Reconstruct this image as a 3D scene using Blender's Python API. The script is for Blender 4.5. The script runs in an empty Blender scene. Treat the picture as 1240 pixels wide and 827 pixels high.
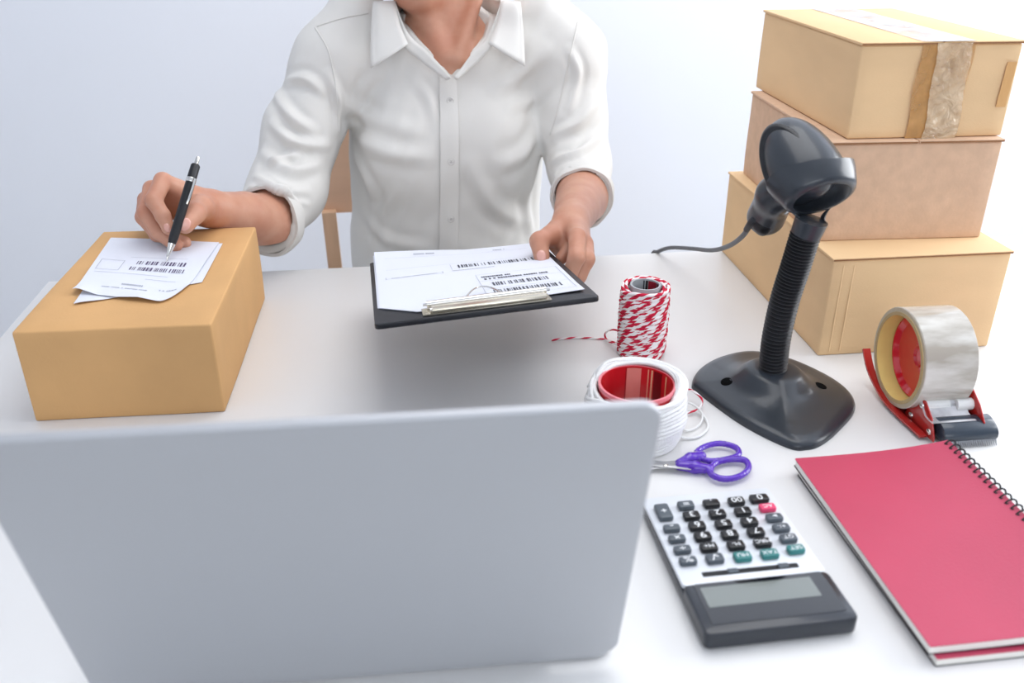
import bpy, bmesh, math, random
import numpy as np
from mathutils import Vector, Matrix
random.seed(3); rng = np.random.default_rng(5)
C = bpy.context.scene.collection
scn = bpy.context.scene
TZ = 0.74          # height of the table top; all coordinates below are metres from the table top
CAMH = 0.52; FPX = 1090.0; PITCH = math.atan(543/1090.0); YAW = math.radians(7.3)
# ------------------------------------------------------------------ camera, light, exposure
cam = bpy.data.cameras.new('camera'); camo = bpy.data.objects.new('camera', cam); C.objects.link(camo)
camo.location = (0, 0, TZ+CAMH); camo.rotation_euler = (math.pi/2-PITCH, 0, -YAW)
cam.sensor_width = 36; cam.lens = FPX/1240*36; cam.clip_start = .02
cam.dof.use_dof = True; cam.dof.focus_distance = 1.12; cam.dof.aperture_fstop = 5.0
scn.camera = camo
w = bpy.data.worlds.new('world'); scn.world = w; w.use_nodes = True
w.node_tree.nodes['Background'].inputs[0].default_value = (.80, .90, 1, 1)
w.node_tree.nodes['Background'].inputs[1].default_value = 1.2
def area(name, loc, rot, sx, sy, power, col=(1, 1, 1)):
    l = bpy.data.lights.new(name, 'AREA'); l.shape = 'RECTANGLE'; l.size = sx; l.size_y = sy; l.energy = power; l.color = col
    o = bpy.data.objects.new(name, l); o.location = loc; o.rotation_euler = rot; C.objects.link(o); return o
area('daylight_right', (2.80, 1.25, TZ+.92), (0, math.radians(90), 0), 1.5, 1.8, 58, (.955, .975, 1))
area('daylight_front', (0.1, -2.15, 1.95), (math.radians(90), 0, 0), 2.6, 1.2, 20, (.96, .98, 1))
area('ceiling_fill', (0.5, 1.25, 2.58), (0, 0, 0), 1.4, 1.4, 17, (1, .985, .96))  # added soft fill below the ceiling, with no lamp fitting behind it
scn.view_settings.view_transform = 'Standard'; scn.view_settings.look = 'None'
scn.view_settings.exposure = 0.10; scn.view_settings.gamma = 1
# ------------------------------------------------------------------ helpers
def lin(c): return tuple(((x/255.)/12.92 if x/255. <= .04045 else ((x/255.+.055)/1.055)**2.4) for x in c)
def mat(name, col, rough=.5, metal=0, bump=0, bscale=200, var=0, vscale=8, col2=None, stretch=None, coat=0, sss=0, trans=0, ior=1.45, alpha=1, spec=.5, bump2=0, b2scale=20):
    m = bpy.data.materials.new(name); m.use_nodes = True; nt = m.node_tree; b = nt.nodes['Principled BSDF']
    c = lin(col)+(1,); b.inputs['Base Color'].default_value = c
    b.inputs['Roughness'].default_value = rough; b.inputs['Metallic'].default_value = metal
    b.inputs['Coat Weight'].default_value = coat; b.inputs['Specular IOR Level'].default_value = spec; b.inputs['IOR'].default_value = ior
    b.inputs['Transmission Weight'].default_value = trans; b.inputs['Alpha'].default_value = alpha
    if sss:
        b.inputs['Subsurface Weight'].default_value = sss; b.inputs['Subsurface Radius'].default_value = (1, .35, .2); b.inputs['Subsurface Scale'].default_value = .006
    tc = nt.nodes.new('ShaderNodeTexCoord'); mp = nt.nodes.new('ShaderNodeMapping'); nt.links.new(tc.outputs['Object'], mp.inputs[0])
    if stretch: mp.inputs['Scale'].default_value = stretch
    if var:
        n = nt.nodes.new('ShaderNodeTexNoise'); n.inputs['Scale'].default_value = vscale; n.inputs['Detail'].default_value = 4
        nt.links.new(mp.outputs[0], n.inputs['Vector'])
        mr = nt.nodes.new('ShaderNodeMapRange'); mr.inputs[1].default_value = .35; mr.inputs[2].default_value = .65
        nt.links.new(n.outputs[0], mr.inputs[0])
        mx = nt.nodes.new('ShaderNodeMix'); mx.data_type = 'RGBA'
        c2 = lin(col2) if col2 else tuple(x*(1-var) for x in c[:3])
        mx.inputs[6].default_value = c; mx.inputs[7].default_value = c2+(1,)
        nt.links.new(mr.outputs[0], mx.inputs[0]); nt.links.new(mx.outputs[2], b.inputs['Base Color'])
    last = None
    for st, sc in ((bump, bscale), (bump2, b2scale)):
        if st:
            n = nt.nodes.new('ShaderNodeTexNoise'); n.inputs['Scale'].default_value = sc; n.inputs['Detail'].default_value = 3
            nt.links.new(mp.outputs[0], n.inputs['Vector'])
            bp = nt.nodes.new('ShaderNodeBump'); bp.inputs['Strength'].default_value = st; bp.inputs['Distance'].default_value = .002
            nt.links.new(n.outputs[0], bp.inputs['Height'])
            if last: nt.links.new(last.outputs[0], bp.inputs['Normal'])
            last = bp
    if last: nt.links.new(last.outputs[0], b.inputs['Normal'])
    return m
def rx(a): c, s = math.cos(a), math.sin(a); return np.array([[1, 0, 0], [0, c, -s], [0, s, c]])
def ry(a): c, s = math.cos(a), math.sin(a); return np.array([[c, 0, s], [0, 1, 0], [-s, 0, c]])
def rz(a): c, s = math.cos(a), math.sin(a); return np.array([[c, -s, 0], [s, c, 0], [0, 0, 1]])
CP, SP = math.cos(PITCH), math.sin(PITCH)
FW = np.array([math.sin(YAW)*CP, math.cos(YAW)*CP, -SP]); RT = np.array([math.cos(YAW), -math.sin(YAW), 0]); UP = np.cross(RT, FW)
def ray(px, py): return FW+(px-620)/FPX*RT-(py-413.5)/FPX*UP
CAM = np.array([0, 0, CAMH])
def at(px, py, y):      # a measured point: where the sight line meets the depth y
    d = ray(px, py); return CAM+d*(y/d[1])
def onz(px, py, z=0.):  # where the sight line meets the height z
    d = ray(px, py); return CAM+d*((z-CAMH)/d[2])
def A(*p): return np.array(p, float)
def unit(v): return v/np.linalg.norm(v)
class MB:
    def __init__(s): s.v = []; s.f = []; s.uv = {}
    def add(s, v, f):
        o = len(s.v); s.v += [tuple(map(float, p)) for p in v]; s.f += [tuple(i+o for i in q) for q in f]; return o
    def box(s, c, size, R=None, bev=0, seg=2):
        bm = bmesh.new(); bmesh.ops.create_cube(bm, size=1)
        for v in bm.verts: v.co = Vector([v.co[i]*size[i] for i in range(3)])
        if bev: bmesh.ops.bevel(bm, geom=bm.edges[:], offset=bev, segments=seg, profile=.5, affect='EDGES')
        V = np.array([v.co[:] for v in bm.verts]); bm.verts.index_update(); F = [[v.index for v in f.verts] for f in bm.faces]; bm.free()
        if R is not None: V = V@np.array(R).T
        s.add(V+np.array(c), F); return s
    def prism(s, poly, z0, z1, M=None, bev=0, seg=2):   # poly 2D, M maps (x,y,z) -> space
        bm = bmesh.new(); vs = [bm.verts.new((p[0], p[1], z0)) for p in poly]
        f = bm.faces.new(vs); r = bmesh.ops.extrude_face_region(bm, geom=[f])
        for g in r['geom']:
            if isinstance(g, bmesh.types.BMVert): g.co.z = z1
        bmesh.ops.recalc_face_normals(bm, faces=bm.faces)
        if bev:
            es = [e for e in bm.edges if abs(e.verts[0].co.z-e.verts[1].co.z) < 1e-7]
            bmesh.ops.bevel(bm, geom=es, offset=bev, segments=seg, profile=.5, affect='EDGES')
        V = np.array([v.co[:] for v in bm.verts]); bm.verts.index_update(); F = [[v.index for v in f.verts] for f in bm.faces]; bm.free()
        if M is not None: V = M(V)
        s.add(V, F); return s
    def tube(s, path, r, n=8, closed=False, cap=True, uvs=False, sq=1.0, upv=None):
        P = np.array(path, float); m = len(P); r = np.broadcast_to(r, (m,))
        T = np.roll(P, -1, 0)-np.roll(P, 1, 0)
        if not closed: T[0] = P[1]-P[0]; T[-1] = P[-1]-P[-2]
        T /= np.linalg.norm(T, axis=1)[:, None]+1e-12
        up = A(0, 0, 1) if upv is None else np.array(upv, float)
        N = np.cross(T[0], up);
        if np.linalg.norm(N) < .1: N = np.cross(T[0], A(1, 0, 0))
        N = unit(N); Ns = []
        for i in range(m):
            N = N-T[i]*(N@T[i]); N = unit(N)
            if upv is not None:
                N2 = np.cross(T[i], up); N = unit(N2) if np.linalg.norm(N2) > .05 else N
            Ns.append(N)
        Ns = np.array(Ns); B = np.cross(T, Ns); a = np.arange(n)*2*math.pi/n
        V = (P[:, None]+r[:, None, None]*(np.cos(a)[None, :, None]*Ns[:, None]+sq*np.sin(a)[None, :, None]*B[:, None])).reshape(-1, 3)
        F = []; k = m if closed else m-1
        for i in range(k):
            for j in range(n): F.append((i*n+j, i*n+(j+1) % n, ((i+1) % m)*n+(j+1) % n, ((i+1) % m)*n+j))
        if cap and not closed: F += [tuple(range(n-1, -1, -1)), tuple((m-1)*n+j for j in range(n))]
        o0 = len(s.f); s.add(V, F)
        if uvs:
            L = np.concatenate([[0], np.cumsum(np.linalg.norm(np.diff(P, axis=0), axis=1))]); L = np.append(L, L[-1]+.002)
            for q in range(k*n):
                i, j = divmod(q, n); s.uv[o0+q] = [(L[i], j/n), (L[i], (j+1)/n), (L[i+1], (j+1)/n), (L[i+1], j/n)]
        return s
    def lathe(s, prof, o=(0, 0, 0), R=None, n=32, sx=1, sy=1, close=False):  # prof: [(r,z)]
        V = []; F = []; m = len(prof)
        for (r, z) in prof:
            for j in range(n):
                t = 2*math.pi*j/n; V.append((r*math.cos(t)*sx, r*math.sin(t)*sy, z))
        for i in range(m if close else m-1):
            for j in range(n):
                i2 = (i+1) % m; F.append((i*n+j, i*n+(j+1) % n, i2*n+(j+1) % n, i2*n+j))
        if not close:
            if prof[0][0] > 1e-6: F.append(tuple(range(n-1, -1, -1)))
            if prof[-1][0] > 1e-6: F.append(tuple((m-1)*n+j for j in range(n)))
        V = np.array(V)
        if R is not None: V = V@np.array(R).T
        s.add(V+np.array(o), F); return s
    def sheet(s, fn, nu, nv, th=0, u0=0, u1=1, v0=0, v1=1):   # fn(u,v)->point; th thickness along -normal
        U = np.linspace(u0, u1, nu); Vv = np.linspace(v0, v1, nv)
        G = np.array([[fn(u, v) for v in Vv] for u in U]); P = G.reshape(-1, 3)
        F = [(i*nv+j, (i+1)*nv+j, (i+1)*nv+j+1, i*nv+j+1) for i in range(nu-1) for j in range(nv-1)]
        if not th: s.add(P, F); return s
        du = np.gradient(G, axis=0); dv = np.gradient(G, axis=1); N = np.cross(du, dv); N /= np.linalg.norm(N, axis=2)[..., None]+1e-12
        Q = (G-N*th).reshape(-1, 3); n = len(P)
        F2 = [tuple(n+i for i in reversed(q)) for q in F]
        E = [(i*nv, (i+1)*nv) for i in range(nu-1)]; E += [((nu-1)*nv+j, (nu-1)*nv+j+1) for j in range(nv-1)]
        E += [((i+1)*nv+nv-1, i*nv+nv-1) for i in range(nu-1)]; E += [(j+1, j) for j in range(nv-1)]
        F3 = [(b, a, a+n, b+n) for a, b in E]
        s.add(np.vstack([P, Q]), F+F2+F3); return s
    def xf(s, M, o=(0, 0, 0)):
        s.v = [tuple(p) for p in (np.array(s.v)@np.array(M).T+np.array(o))]; return s
def origin(o):
    p = np.zeros(3)
    while o is not None: p += np.array(o.location); o = o.parent
    return p
def build(name, mb, m, parent=None, smooth=True, label=None, loc=None, auto=35):
    V = np.array(mb.v)+A(0, 0, TZ)
    if parent is None:
        if loc is None: loc = A((V[:, 0].min()+V[:, 0].max())/2, (V[:, 1].min()+V[:, 1].max())/2, V[:, 2].min())
        else: loc = np.array(loc)+A(0, 0, TZ)
        og = loc
    else:
        og = origin(parent)
        if loc is not None: loc = np.array(loc)+A(0, 0, TZ)-og; og = og+loc
    me = bpy.data.meshes.new(name); me.from_pydata((V-og).tolist(), [], mb.f); me.update()
    if mb.uv:
        u = me.uv_layers.new(name='UVMap')
        for p in me.polygons:
            t = mb.uv.get(p.index)
            if t and len(t) == len(p.vertices):
                for k, li in enumerate(p.loop_indices): u.data[li].uv = t[k]
    if smooth:
        me.polygons.foreach_set('use_smooth', [True]*len(me.polygons))
        if auto: me.set_sharp_from_angle(angle=math.radians(auto))
    me.materials.append(m)
    o = bpy.data.objects.new(name, me); C.objects.link(o)
    if parent is None: o.location = og
    else:
        o.parent = parent
        if loc is not None: o.location = loc
    if label: o['label'] = label
    return o
def thing(name, label, cat, loc, group=None):
    o = bpy.data.objects.new(name, None); C.objects.link(o); o.location = np.array(loc)+A(0, 0, TZ); o.empty_display_size = .05
    o['label'] = label; o['category'] = cat
    if group: o['group'] = group
    return o
def tag(o, label, cat, group=None):
    o['label'] = label; o['category'] = cat
    if group: o['group'] = group
    return o
def smooth_closed(pts, n=8):
    P = np.array(pts, float); m = len(P); out = []
    for i in range(m):
        a, b, c, d = P[i-1], P[i], P[(i+1) % m], P[(i+2) % m]
        for k in range(n):
            t = k/n; out.append(.5*((2*b)+(-a+c)*t+(2*a-5*b+4*c-d)*t*t+(-a+3*b-3*c+d)*t**3))
    return np.array(out)
def spline(pts, n=8):
    P = np.array(pts, float); P = np.vstack([2*P[0]-P[1], P, 2*P[-1]-P[-2]]); out = []
    for i in range(1, len(P)-2):
        a, b, c, d = P[i-1], P[i], P[i+1], P[i+2]
        for k in range(n):
            t = k/n; out.append(.5*((2*b)+(-a+c)*t+(2*a-5*b+4*c-d)*t*t+(-a+3*b-3*c+d)*t**3))
    out.append(P[-2]); return np.array(out)
# ---- implicit surfaces (round cones and ellipsoids blended together, then meshed)
def cone(a, b, ra, rb):
    a = np.array(a, float); ba = np.array(b, float)-a; L = ba@ba
    def f(P):
        h = np.clip(((P-a)@ba)/L, 0, 1); return np.linalg.norm(P-a-h[:, None]*ba, axis=1)-(ra+(rb-ra)*h)
    return f
def ell(c, r, R=None):
    c = np.array(c, float); r = np.array(r, float); M = np.eye(3) if R is None else np.array(R)
    def f(P):
        q = (P-c)@M; k0 = np.linalg.norm(q/r, axis=1); k1 = np.linalg.norm(q/(r*r), axis=1)+1e-9; return k0*(k0-1)/k1
    return f
def half(p, n):   # solid on the side n points away from
    p = np.array(p, float); n = unit(np.array(n, float)); return lambda P: (P-p)@n
def field(ops):   # ops: list of (mode, fn, k)
    def f(P):
        d = None
        for mode, g, k in ops:
            e = g(P)
            if d is None: d = e; continue
            if mode == 'u':
                h = np.clip(.5+.5*(e-d)/k, 0, 1); d = e+(d-e)*h-k*h*(1-h)
            elif mode == 's':
                e = -e; h = np.clip(.5-.5*(e-d)/k, 0, 1); d = e+(d-e)*h+k*h*(1-h)
            elif mode == 'i':
                h = np.clip(.5-.5*(e-d)/k, 0, 1); d = e+(d-e)*h+k*h*(1-h)
            elif mode == 'a': d = d+e
        return d
    return f
def surf(f, lo, hi, h, newton=2):
    lo = np.array(lo, float); n = np.ceil((np.array(hi)-lo)/h).astype(int)+1
    ax = [lo[i]+h*np.arange(n[i]) for i in range(3)]
    D = np.empty(tuple(n), np.float32)
    YY, ZZ = np.meshgrid(ax[1], ax[2], indexing='ij'); yz = np.stack([YY.ravel(), ZZ.ravel()], 1)
    # coarse pass: skip slabs far from the surface
    st = 4; cx = [a[::st] for a in ax]
    X, Y, Z = np.meshgrid(*cx, indexing='ij'); Dc = f(np.stack([X.ravel(), Y.ravel(), Z.ravel()], 1)).reshape(X.shape)
    D = np.repeat(np.repeat(np.repeat(Dc, st, 0), st, 1), st, 2)[:n[0], :n[1], :n[2]].astype(np.float32)
    near = np.abs(D) < h*st*2.6
    I = np.argwhere(near)
    for s0 in range(0, len(I), 400000):
        q = I[s0:s0+400000]; D[q[:, 0], q[:, 1], q[:, 2]] = f(lo+h*q)
    S = D < 0
    cs = [(i, j, k) for i in (0, 1) for j in (0, 1) for k in (0, 1)]
    cnt = sum(S[i:n[0]-1+i, j:n[1]-1+j, k:n[2]-1+k].astype(np.int8) for i, j, k in cs)
    act = (cnt > 0) & (cnt < 8); idx = np.argwhere(act)
    val = np.stack([D[idx[:, 0]+i, idx[:, 1]+j, idx[:, 2]+k] for i, j, k in cs], 1)
    acc = np.zeros((len(idx), 3)); num = np.zeros(len(idx)); co = np.array(cs, float)
    for a in range(8):
        for b in range(a+1, 8):
            if np.abs(co[a]-co[b]).sum() == 1:
                m = (val[:, a] < 0) != (val[:, b] < 0); t = np.where(m, val[:, a]/(val[:, a]-val[:, b]+1e-12), 0)
                acc += np.where(m[:, None], co[a]+(co[b]-co[a])*t[:, None], 0); num += m
    V = lo+h*(idx+acc/num[:, None])
    ids = -np.ones(act.shape, int); ids[idx[:, 0], idx[:, 1], idx[:, 2]] = np.arange(len(idx)); F = []
    for axn in range(3):
        o1, o2 = [(1, 2), (2, 0), (0, 1)][axn]
        sl = [slice(1, n[i]-1) for i in range(3)]; sl[axn] = slice(0, n[axn]-1)
        sh = list(sl); sh[axn] = slice(1, n[axn])
        a = S[tuple(sl)]; b = S[tuple(sh)]; E = np.argwhere(a != b)
        flip = a[E[:, 0], E[:, 1], E[:, 2]]
        E = E+np.array([sl[i].start for i in range(3)])
        def g(d1, d2):
            q = E.copy(); q[:, o1] -= d1; q[:, o2] -= d2; return ids[q[:, 0], q[:, 1], q[:, 2]]
        Q = np.stack([g(1, 1), g(0, 1), g(0, 0), g(1, 0)], 1)
        Q = np.where(flip[:, None], Q, Q[:, ::-1]); F.append(Q)
    F = np.vstack(F); F = F[(F >= 0).all(1)]
    e = h*.3
    for _ in range(newton):
        d = f(V); G = np.stack([f(V+np.eye(3)[i]*e)-f(V-np.eye(3)[i]*e) for i in range(3)], 1)/(2*e)
        g2 = (G*G).sum(1)+1e-6; V = V-np.clip(d/g2, -h, h)[:, None]*G
    mb = MB(); mb.v = V.tolist(); mb.f = F.tolist(); return mb
def trace(f, px, py, start=.9, off=0.):
    d = unit(ray(px, py)); t = start
    for _ in range(200):
        p = CAM+d*t; s = f(p[None])[0]-off
        if s < .0004: break
        t += max(s*.7, .0003)
    return p
# ------------------------------------------------------------------ materials
M_wall = mat('wall_paint', (226, 229, 236), .9, bump=.05, bscale=60)
M_floor = mat('floor_vinyl', (205, 202, 198), .5, var=.1, vscale=3)
M_table = mat('white_laminate', (228, 227, 226), .38, spec=.45, var=.02, vscale=4)
M_cardL = mat('cardboard_ochre', (216, 169, 114), .78, bump=.10, bscale=350, var=.1, vscale=9, bump2=.12, b2scale=14)
M_cardA = mat('cardboard_pale', (234, 198, 152), .8, bump=.12, bscale=300, var=.07, vscale=7, stretch=(1, 1, 3), bump2=.12, b2scale=10)
M_cardB = mat('cardboard_pinkish', (220, 184, 154), .82, bump=.12, bscale=300, var=.10, vscale=60, bump2=.1, b2scale=10)
M_cardE = mat('cardboard_cut_edge', (150, 108, 74), .9, bump=.5, bscale=900, stretch=(1, 1, .2))
M_paper = mat('paper', (226, 229, 239), .6, bump=.1, bscale=40)
M_inkL = mat('pale_ink', (168, 172, 184), .7)
M_skin = mat('skin', (200, 150, 126), .42, sss=.12, bump=.12, bscale=900, var=1, vscale=26, col2=(188, 132, 108), spec=.4)
M_nail = mat('nail', (216, 162, 148), .25, coat=.4)
M_shirt = mat('white_linen', (219, 217, 213), .88, bump=.16, bscale=900, spec=.2, bump2=.35, b2scale=16, stretch=(1.4, 1.4, .8))
M_button = mat('pearl_button', (206, 203, 200), .25, coat=.3)
M_thread = mat('button_thread', (150, 147, 144), .8)
M_hair = mat('dark_hair', (38, 28, 24), .4, bump=.6, bscale=260, stretch=(1, 1, .15))
M_eye = mat('eye_white', (235, 230, 226), .2)
M_iris = mat('iris', (50, 32, 24), .2)
M_lip = mat('lips', (186, 104, 98), .4)
M_trouser = mat('dark_trousers', (58, 62, 74), .85, bump=.2, bscale=700)
M_shoe = mat('shoe', (40, 38, 38), .45)
M_wood = mat('beech_wood', (224, 184, 150), .5, var=.14, vscale=14, stretch=(4, 4, .5))
M_black = mat('black_plastic', (24, 25, 29), .4, bump=.05, bscale=900)
M_scan = mat('dark_grey_plastic', (47, 52, 59), .30, bump=.04, bscale=1200, coat=.15)
M_gloss = mat('black_window', (10, 10, 12), .08, coat=.6)
M_rubber = mat('black_rubber', (40, 41, 46), .5)
M_cable = mat('cable_grey', (84, 88, 94), .45)
M_alu = mat('aluminium', (186, 188, 192), .5, metal=.35, bump=.03, bscale=900)
M_chrome = mat('chrome', (214, 212, 208), .16, metal=1)
M_clip = mat('clip_nickel', (216, 208, 190), .22, metal=.85)
M_board = mat('clipboard_black', (30, 31, 37), .45, bump=.08, bscale=500)
M_red = mat('red_enamel', (176, 36, 32), .25, coat=.5)
M_redhub = mat('red_hub_plastic', (226, 36, 52), .10, coat=.7)
M_core = mat('yellow_card_core', (246, 224, 140), .6, bump=.15, bscale=120, var=.06, vscale=30)
M_coreE = mat('core_edge', (188, 164, 120), .8)
M_roll = mat('clear_tape_roll', (216, 213, 206), .14, coat=.7, var=.12, vscale=26, stretch=(.6, 2, 2), col2=(172, 164, 152), bump=.25, bscale=30)
M_rollside = mat('tape_roll_side', (196, 184, 160), .5, bump=.3, bscale=300)
M_whitep = mat('white_plastic', (236, 236, 234), .35)
M_guard = mat('navy_black_plastic', (48, 58, 70), .25, coat=.3)
M_steel = mat('steel', (190, 190, 192), .28, metal=.9)
M_purple = mat('purple_plastic', (104, 54, 204), .16, coat=.5, trans=.35)
M_nb = mat('pink_red_cover', (190, 62, 92), .42, bump=.10, bscale=420, var=.06, vscale=10, bump2=.1, b2scale=8)
M_page = mat('page_block', (246, 243, 236), .8, bump=.4, bscale=500, stretch=(.05, .05, 3))
M_nbback = mat('dark_back_cover', (50, 46, 50), .6)
M_wire = mat('black_wire', (30, 30, 34), .3, metal=.3)
M_cfront = mat('calculator_silver', (222, 226, 232), .35, metal=.15)
M_cdark = mat('calculator_dark', (30, 36, 46), .28, coat=.3)
M_cglass = mat('calculator_window', (16, 19, 26), .05, coat=1)
M_lcd = mat('lcd_panel', (120, 126, 122), .10, coat=1, spec=.5)
M_keyk = mat('key_black', (20, 21, 25), .35)
M_keyg = mat('key_grey', (82, 90, 98), .35)
M_keyt = mat('key_teal', (52, 124, 122), .35)
M_keyp = mat('key_pink', (226, 66, 110), .35)
M_keytx = mat('key_print', (236, 238, 240), .5)
M_screen = mat('laptop_screen', (18, 20, 24), .1, coat=.5)
M_white = mat('white_twine', (240, 240, 240), .85, bump=.5, bscale=600)
M_redcore = mat('red_core', (206, 28, 40), .3, coat=.5)
def stripes_mat(name, c1, c2, per, twist, thr=.5):
    m = mat(name, c1, .85); nt = m.node_tree; b = nt.nodes['Principled BSDF']
    uv = nt.nodes.new('ShaderNodeUVMap'); sx = nt.nodes.new('ShaderNodeSeparateXYZ'); nt.links.new(uv.outputs[0], sx.inputs[0])
    a = nt.nodes.new('ShaderNodeMath'); a.operation = 'MULTIPLY'; a.inputs[1].default_value = 1/per; nt.links.new(sx.outputs[0], a.inputs[0])
    c = nt.nodes.new('ShaderNodeMath'); c.operation = 'MULTIPLY_ADD'; c.inputs[1].default_value = twist; nt.links.new(sx.outputs[1], c.inputs[0]); nt.links.new(a.outputs[0], c.inputs[2])
    fr = nt.nodes.new('ShaderNodeMath'); fr.operation = 'FRACT'; nt.links.new(c.outputs[0], fr.inputs[0])
    g = nt.nodes.new('ShaderNodeMath'); g.operation = 'GREATER_THAN'; g.inputs[1].default_value = thr; nt.links.new(fr.outputs[0], g.inputs[0])
    mx = nt.nodes.new('ShaderNodeMix'); mx.data_type = 'RGBA'; mx.inputs[6].default_value = lin(c1)+(1,); mx.inputs[7].default_value = lin(c2)+(1,)
    nt.links.new(g.outputs[0], mx.inputs[0]); nt.links.new(mx.outputs[2], b.inputs['Base Color']); return m
M_twine = stripes_mat('red_white_twine', (206, 24, 62), (248, 242, 243), .021, 1.0, .47)
def tape_mat(name, tint, op, rough, bumpst, stretch=(1, 1, 1)):
    m = bpy.data.materials.new(name); m.use_nodes = True; nt = m.node_tree; b = nt.nodes['Principled BSDF']
    b.inputs['Base Color'].default_value = lin(tint)+(1,); b.inputs['Roughness'].default_value = rough; b.inputs['Coat Weight'].default_value = .6; b.inputs['Coat Roughness'].default_value = .12
    tc = nt.nodes.new('ShaderNodeTexCoord'); mp = nt.nodes.new('ShaderNodeMapping'); mp.inputs['Scale'].default_value = stretch
    nt.links.new(tc.outputs['Object'], mp.inputs[0]); n = nt.nodes.new('ShaderNodeTexNoise'); n.inputs['Scale'].default_value = 45; n.inputs['Detail'].default_value = 6
    n.inputs['Distortion'].default_value = 1.5; nt.links.new(mp.outputs[0], n.inputs['Vector'])
    bp = nt.nodes.new('ShaderNodeBump'); bp.inputs['Strength'].default_value = bumpst; bp.inputs['Distance'].default_value = .012 if bumpst > .5 else .004; nt.links.new(n.outputs[0], bp.inputs['Height'])
    nt.links.new(bp.outputs[0], b.inputs['Normal']); nt.links.new(bp.outputs[0], b.inputs['Coat Normal'])
    n2 = nt.nodes.new('ShaderNodeTexNoise'); n2.inputs['Scale'].default_value = 22; n2.inputs['Detail'].default_value = 5; nt.links.new(mp.outputs[0], n2.inputs['Vector'])
    mr = nt.nodes.new('ShaderNodeMapRange'); mr.inputs[1].default_value = .35; mr.inputs[2].default_value = .7; mr.inputs[3].default_value = op*.35; mr.inputs[4].default_value = min(1, op*1.5)
    nt.links.new(n2.outputs[0], mr.inputs[0]); nt.links.new(mr.outputs[0], b.inputs['Alpha'])
    return m
M_tapeS = tape_mat('wrinkled_clear_tape', (244, 216, 178), .42, .12, .9)
M_tapeT = tape_mat('flat_clear_tape', (236, 236, 240), .7, .2, .15)  # whitish tint puts the glare of the box-top strip into the colour
M_glass = mat('window_glass', (255, 255, 255), .0, trans=1, ior=1.0)
M_frame = mat('window_frame_white', (240, 240, 240), .5)
# ------------------------------------------------------------------ room
def struct(name, mb, m):
    o = build(name, mb, m, smooth=False); o['kind'] = 'structure'; return o
X0, X1, Y0, Y1, ZF, ZC = -1.9, 2.9, -2.3, 2.35, -TZ, 1.9
struct('floor', MB().box(((X0+X1)/2, (Y0+Y1)/2, ZF-.05), (X1-X0+.2, Y1-Y0+.2, .1)), M_floor)
struct('ceiling', MB().box(((X0+X1)/2, (Y0+Y1)/2, ZC+.05), (X1-X0+.2, Y1-Y0+.2, .1)), M_wall)
struct('wall_back', MB().box(((X0+X1)/2, Y1+.05, (ZF+ZC)/2), (X1-X0+.2, .1, ZC-ZF)), M_wall)
struct('wall_left', MB().box((X0-.05, (Y0+Y1)/2, (ZF+ZC)/2), (.1, Y1-Y0, ZC-ZF)), M_wall)
def holed(axis, pos, a0, a1, h0, h1, w0, w1):   # wall with one window opening: a along the wall, h height
    mb = MB()
    def b(p0, p1, q0, q1):
        if axis == 'x': mb.box((pos, (p0+p1)/2, (q0+q1)/2), (.1, p1-p0, q1-q0))
        else: mb.box(((p0+p1)/2, pos, (q0+q1)/2), (p1-p0, .1, q1-q0))
    b(w0, w1, ZF, h0); b(w0, w1, h1, ZC); b(w0, a0, h0, h1); b(a1, w1, h0, h1); return mb
struct('wall_right', holed('x', X1+.05, -.3, 2.2, .1, 1.75, Y0, Y1), M_wall)
struct('wall_front', holed('y', Y0-.05, -1.4, 1.6, .45, 1.75, X0, X1), M_wall)
def window(name, axis, pos, a0, a1, h0, h1):
    mb = MB(); t = .05
    def b(p0, p1, q0, q1, m=mb, th=.06):
        if axis == 'x': m.box((pos, (p0+p1)/2, (q0+q1)/2), (th, p1-p0, q1-q0))
        else: m.box(((p0+p1)/2, pos, (q0+q1)/2), (p1-p0, th, q1-q0))
    b(a0, a1, h0, h0+t); b(a0, a1, h1-t, h1); b(a0, a0+t, h0+t, h1-t); b(a1-t, a1, h0+t, h1-t); b((a0+a1-t)/2, (a0+a1+t)/2, h0+t, h1-t)
    o = struct(name, mb, M_frame); g = MB(); b(a0+t, (a0+a1-t)/2, h0+t, h1-t, g, .006); b((a0+a1+t)/2, a1-t, h0+t, h1-t, g, .006)
    build('window_glass', g, M_glass, o, smooth=False)
window('window_1', 'x', X1+.06, -.3, 2.2, .1, 1.75); window('window_2', 'y', Y0-.06, -1.4, 1.6, .45, 1.75)
for nm, c, s in (('baseboard_back', ((X0+X1)/2, Y1-.006, ZF+.04), (X1-X0, .012, .08)), ('baseboard_left', (X0+.006, (Y0+Y1)/2, ZF+.04), (.012, Y1-Y0-.03, .08))):
    struct(nm, MB().box(c, s), M_frame)
# ------------------------------------------------------------------ table
t = thing('desk', 'white laminate desk top filling the lower picture, under everything', 'desk', (.4, .81, -TZ))
build('desktop', MB().box((.4, .81, -.015), (1.86, 1.03, .03), bev=.002), M_table, t)
for sx in (-.48, 1.28):
    for sy in (.35, 1.27): build('leg', MB().box((sx, sy, (-.03-TZ)/2), (.05, .05, TZ-.03), bev=.002), M_frame, t)
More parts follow.
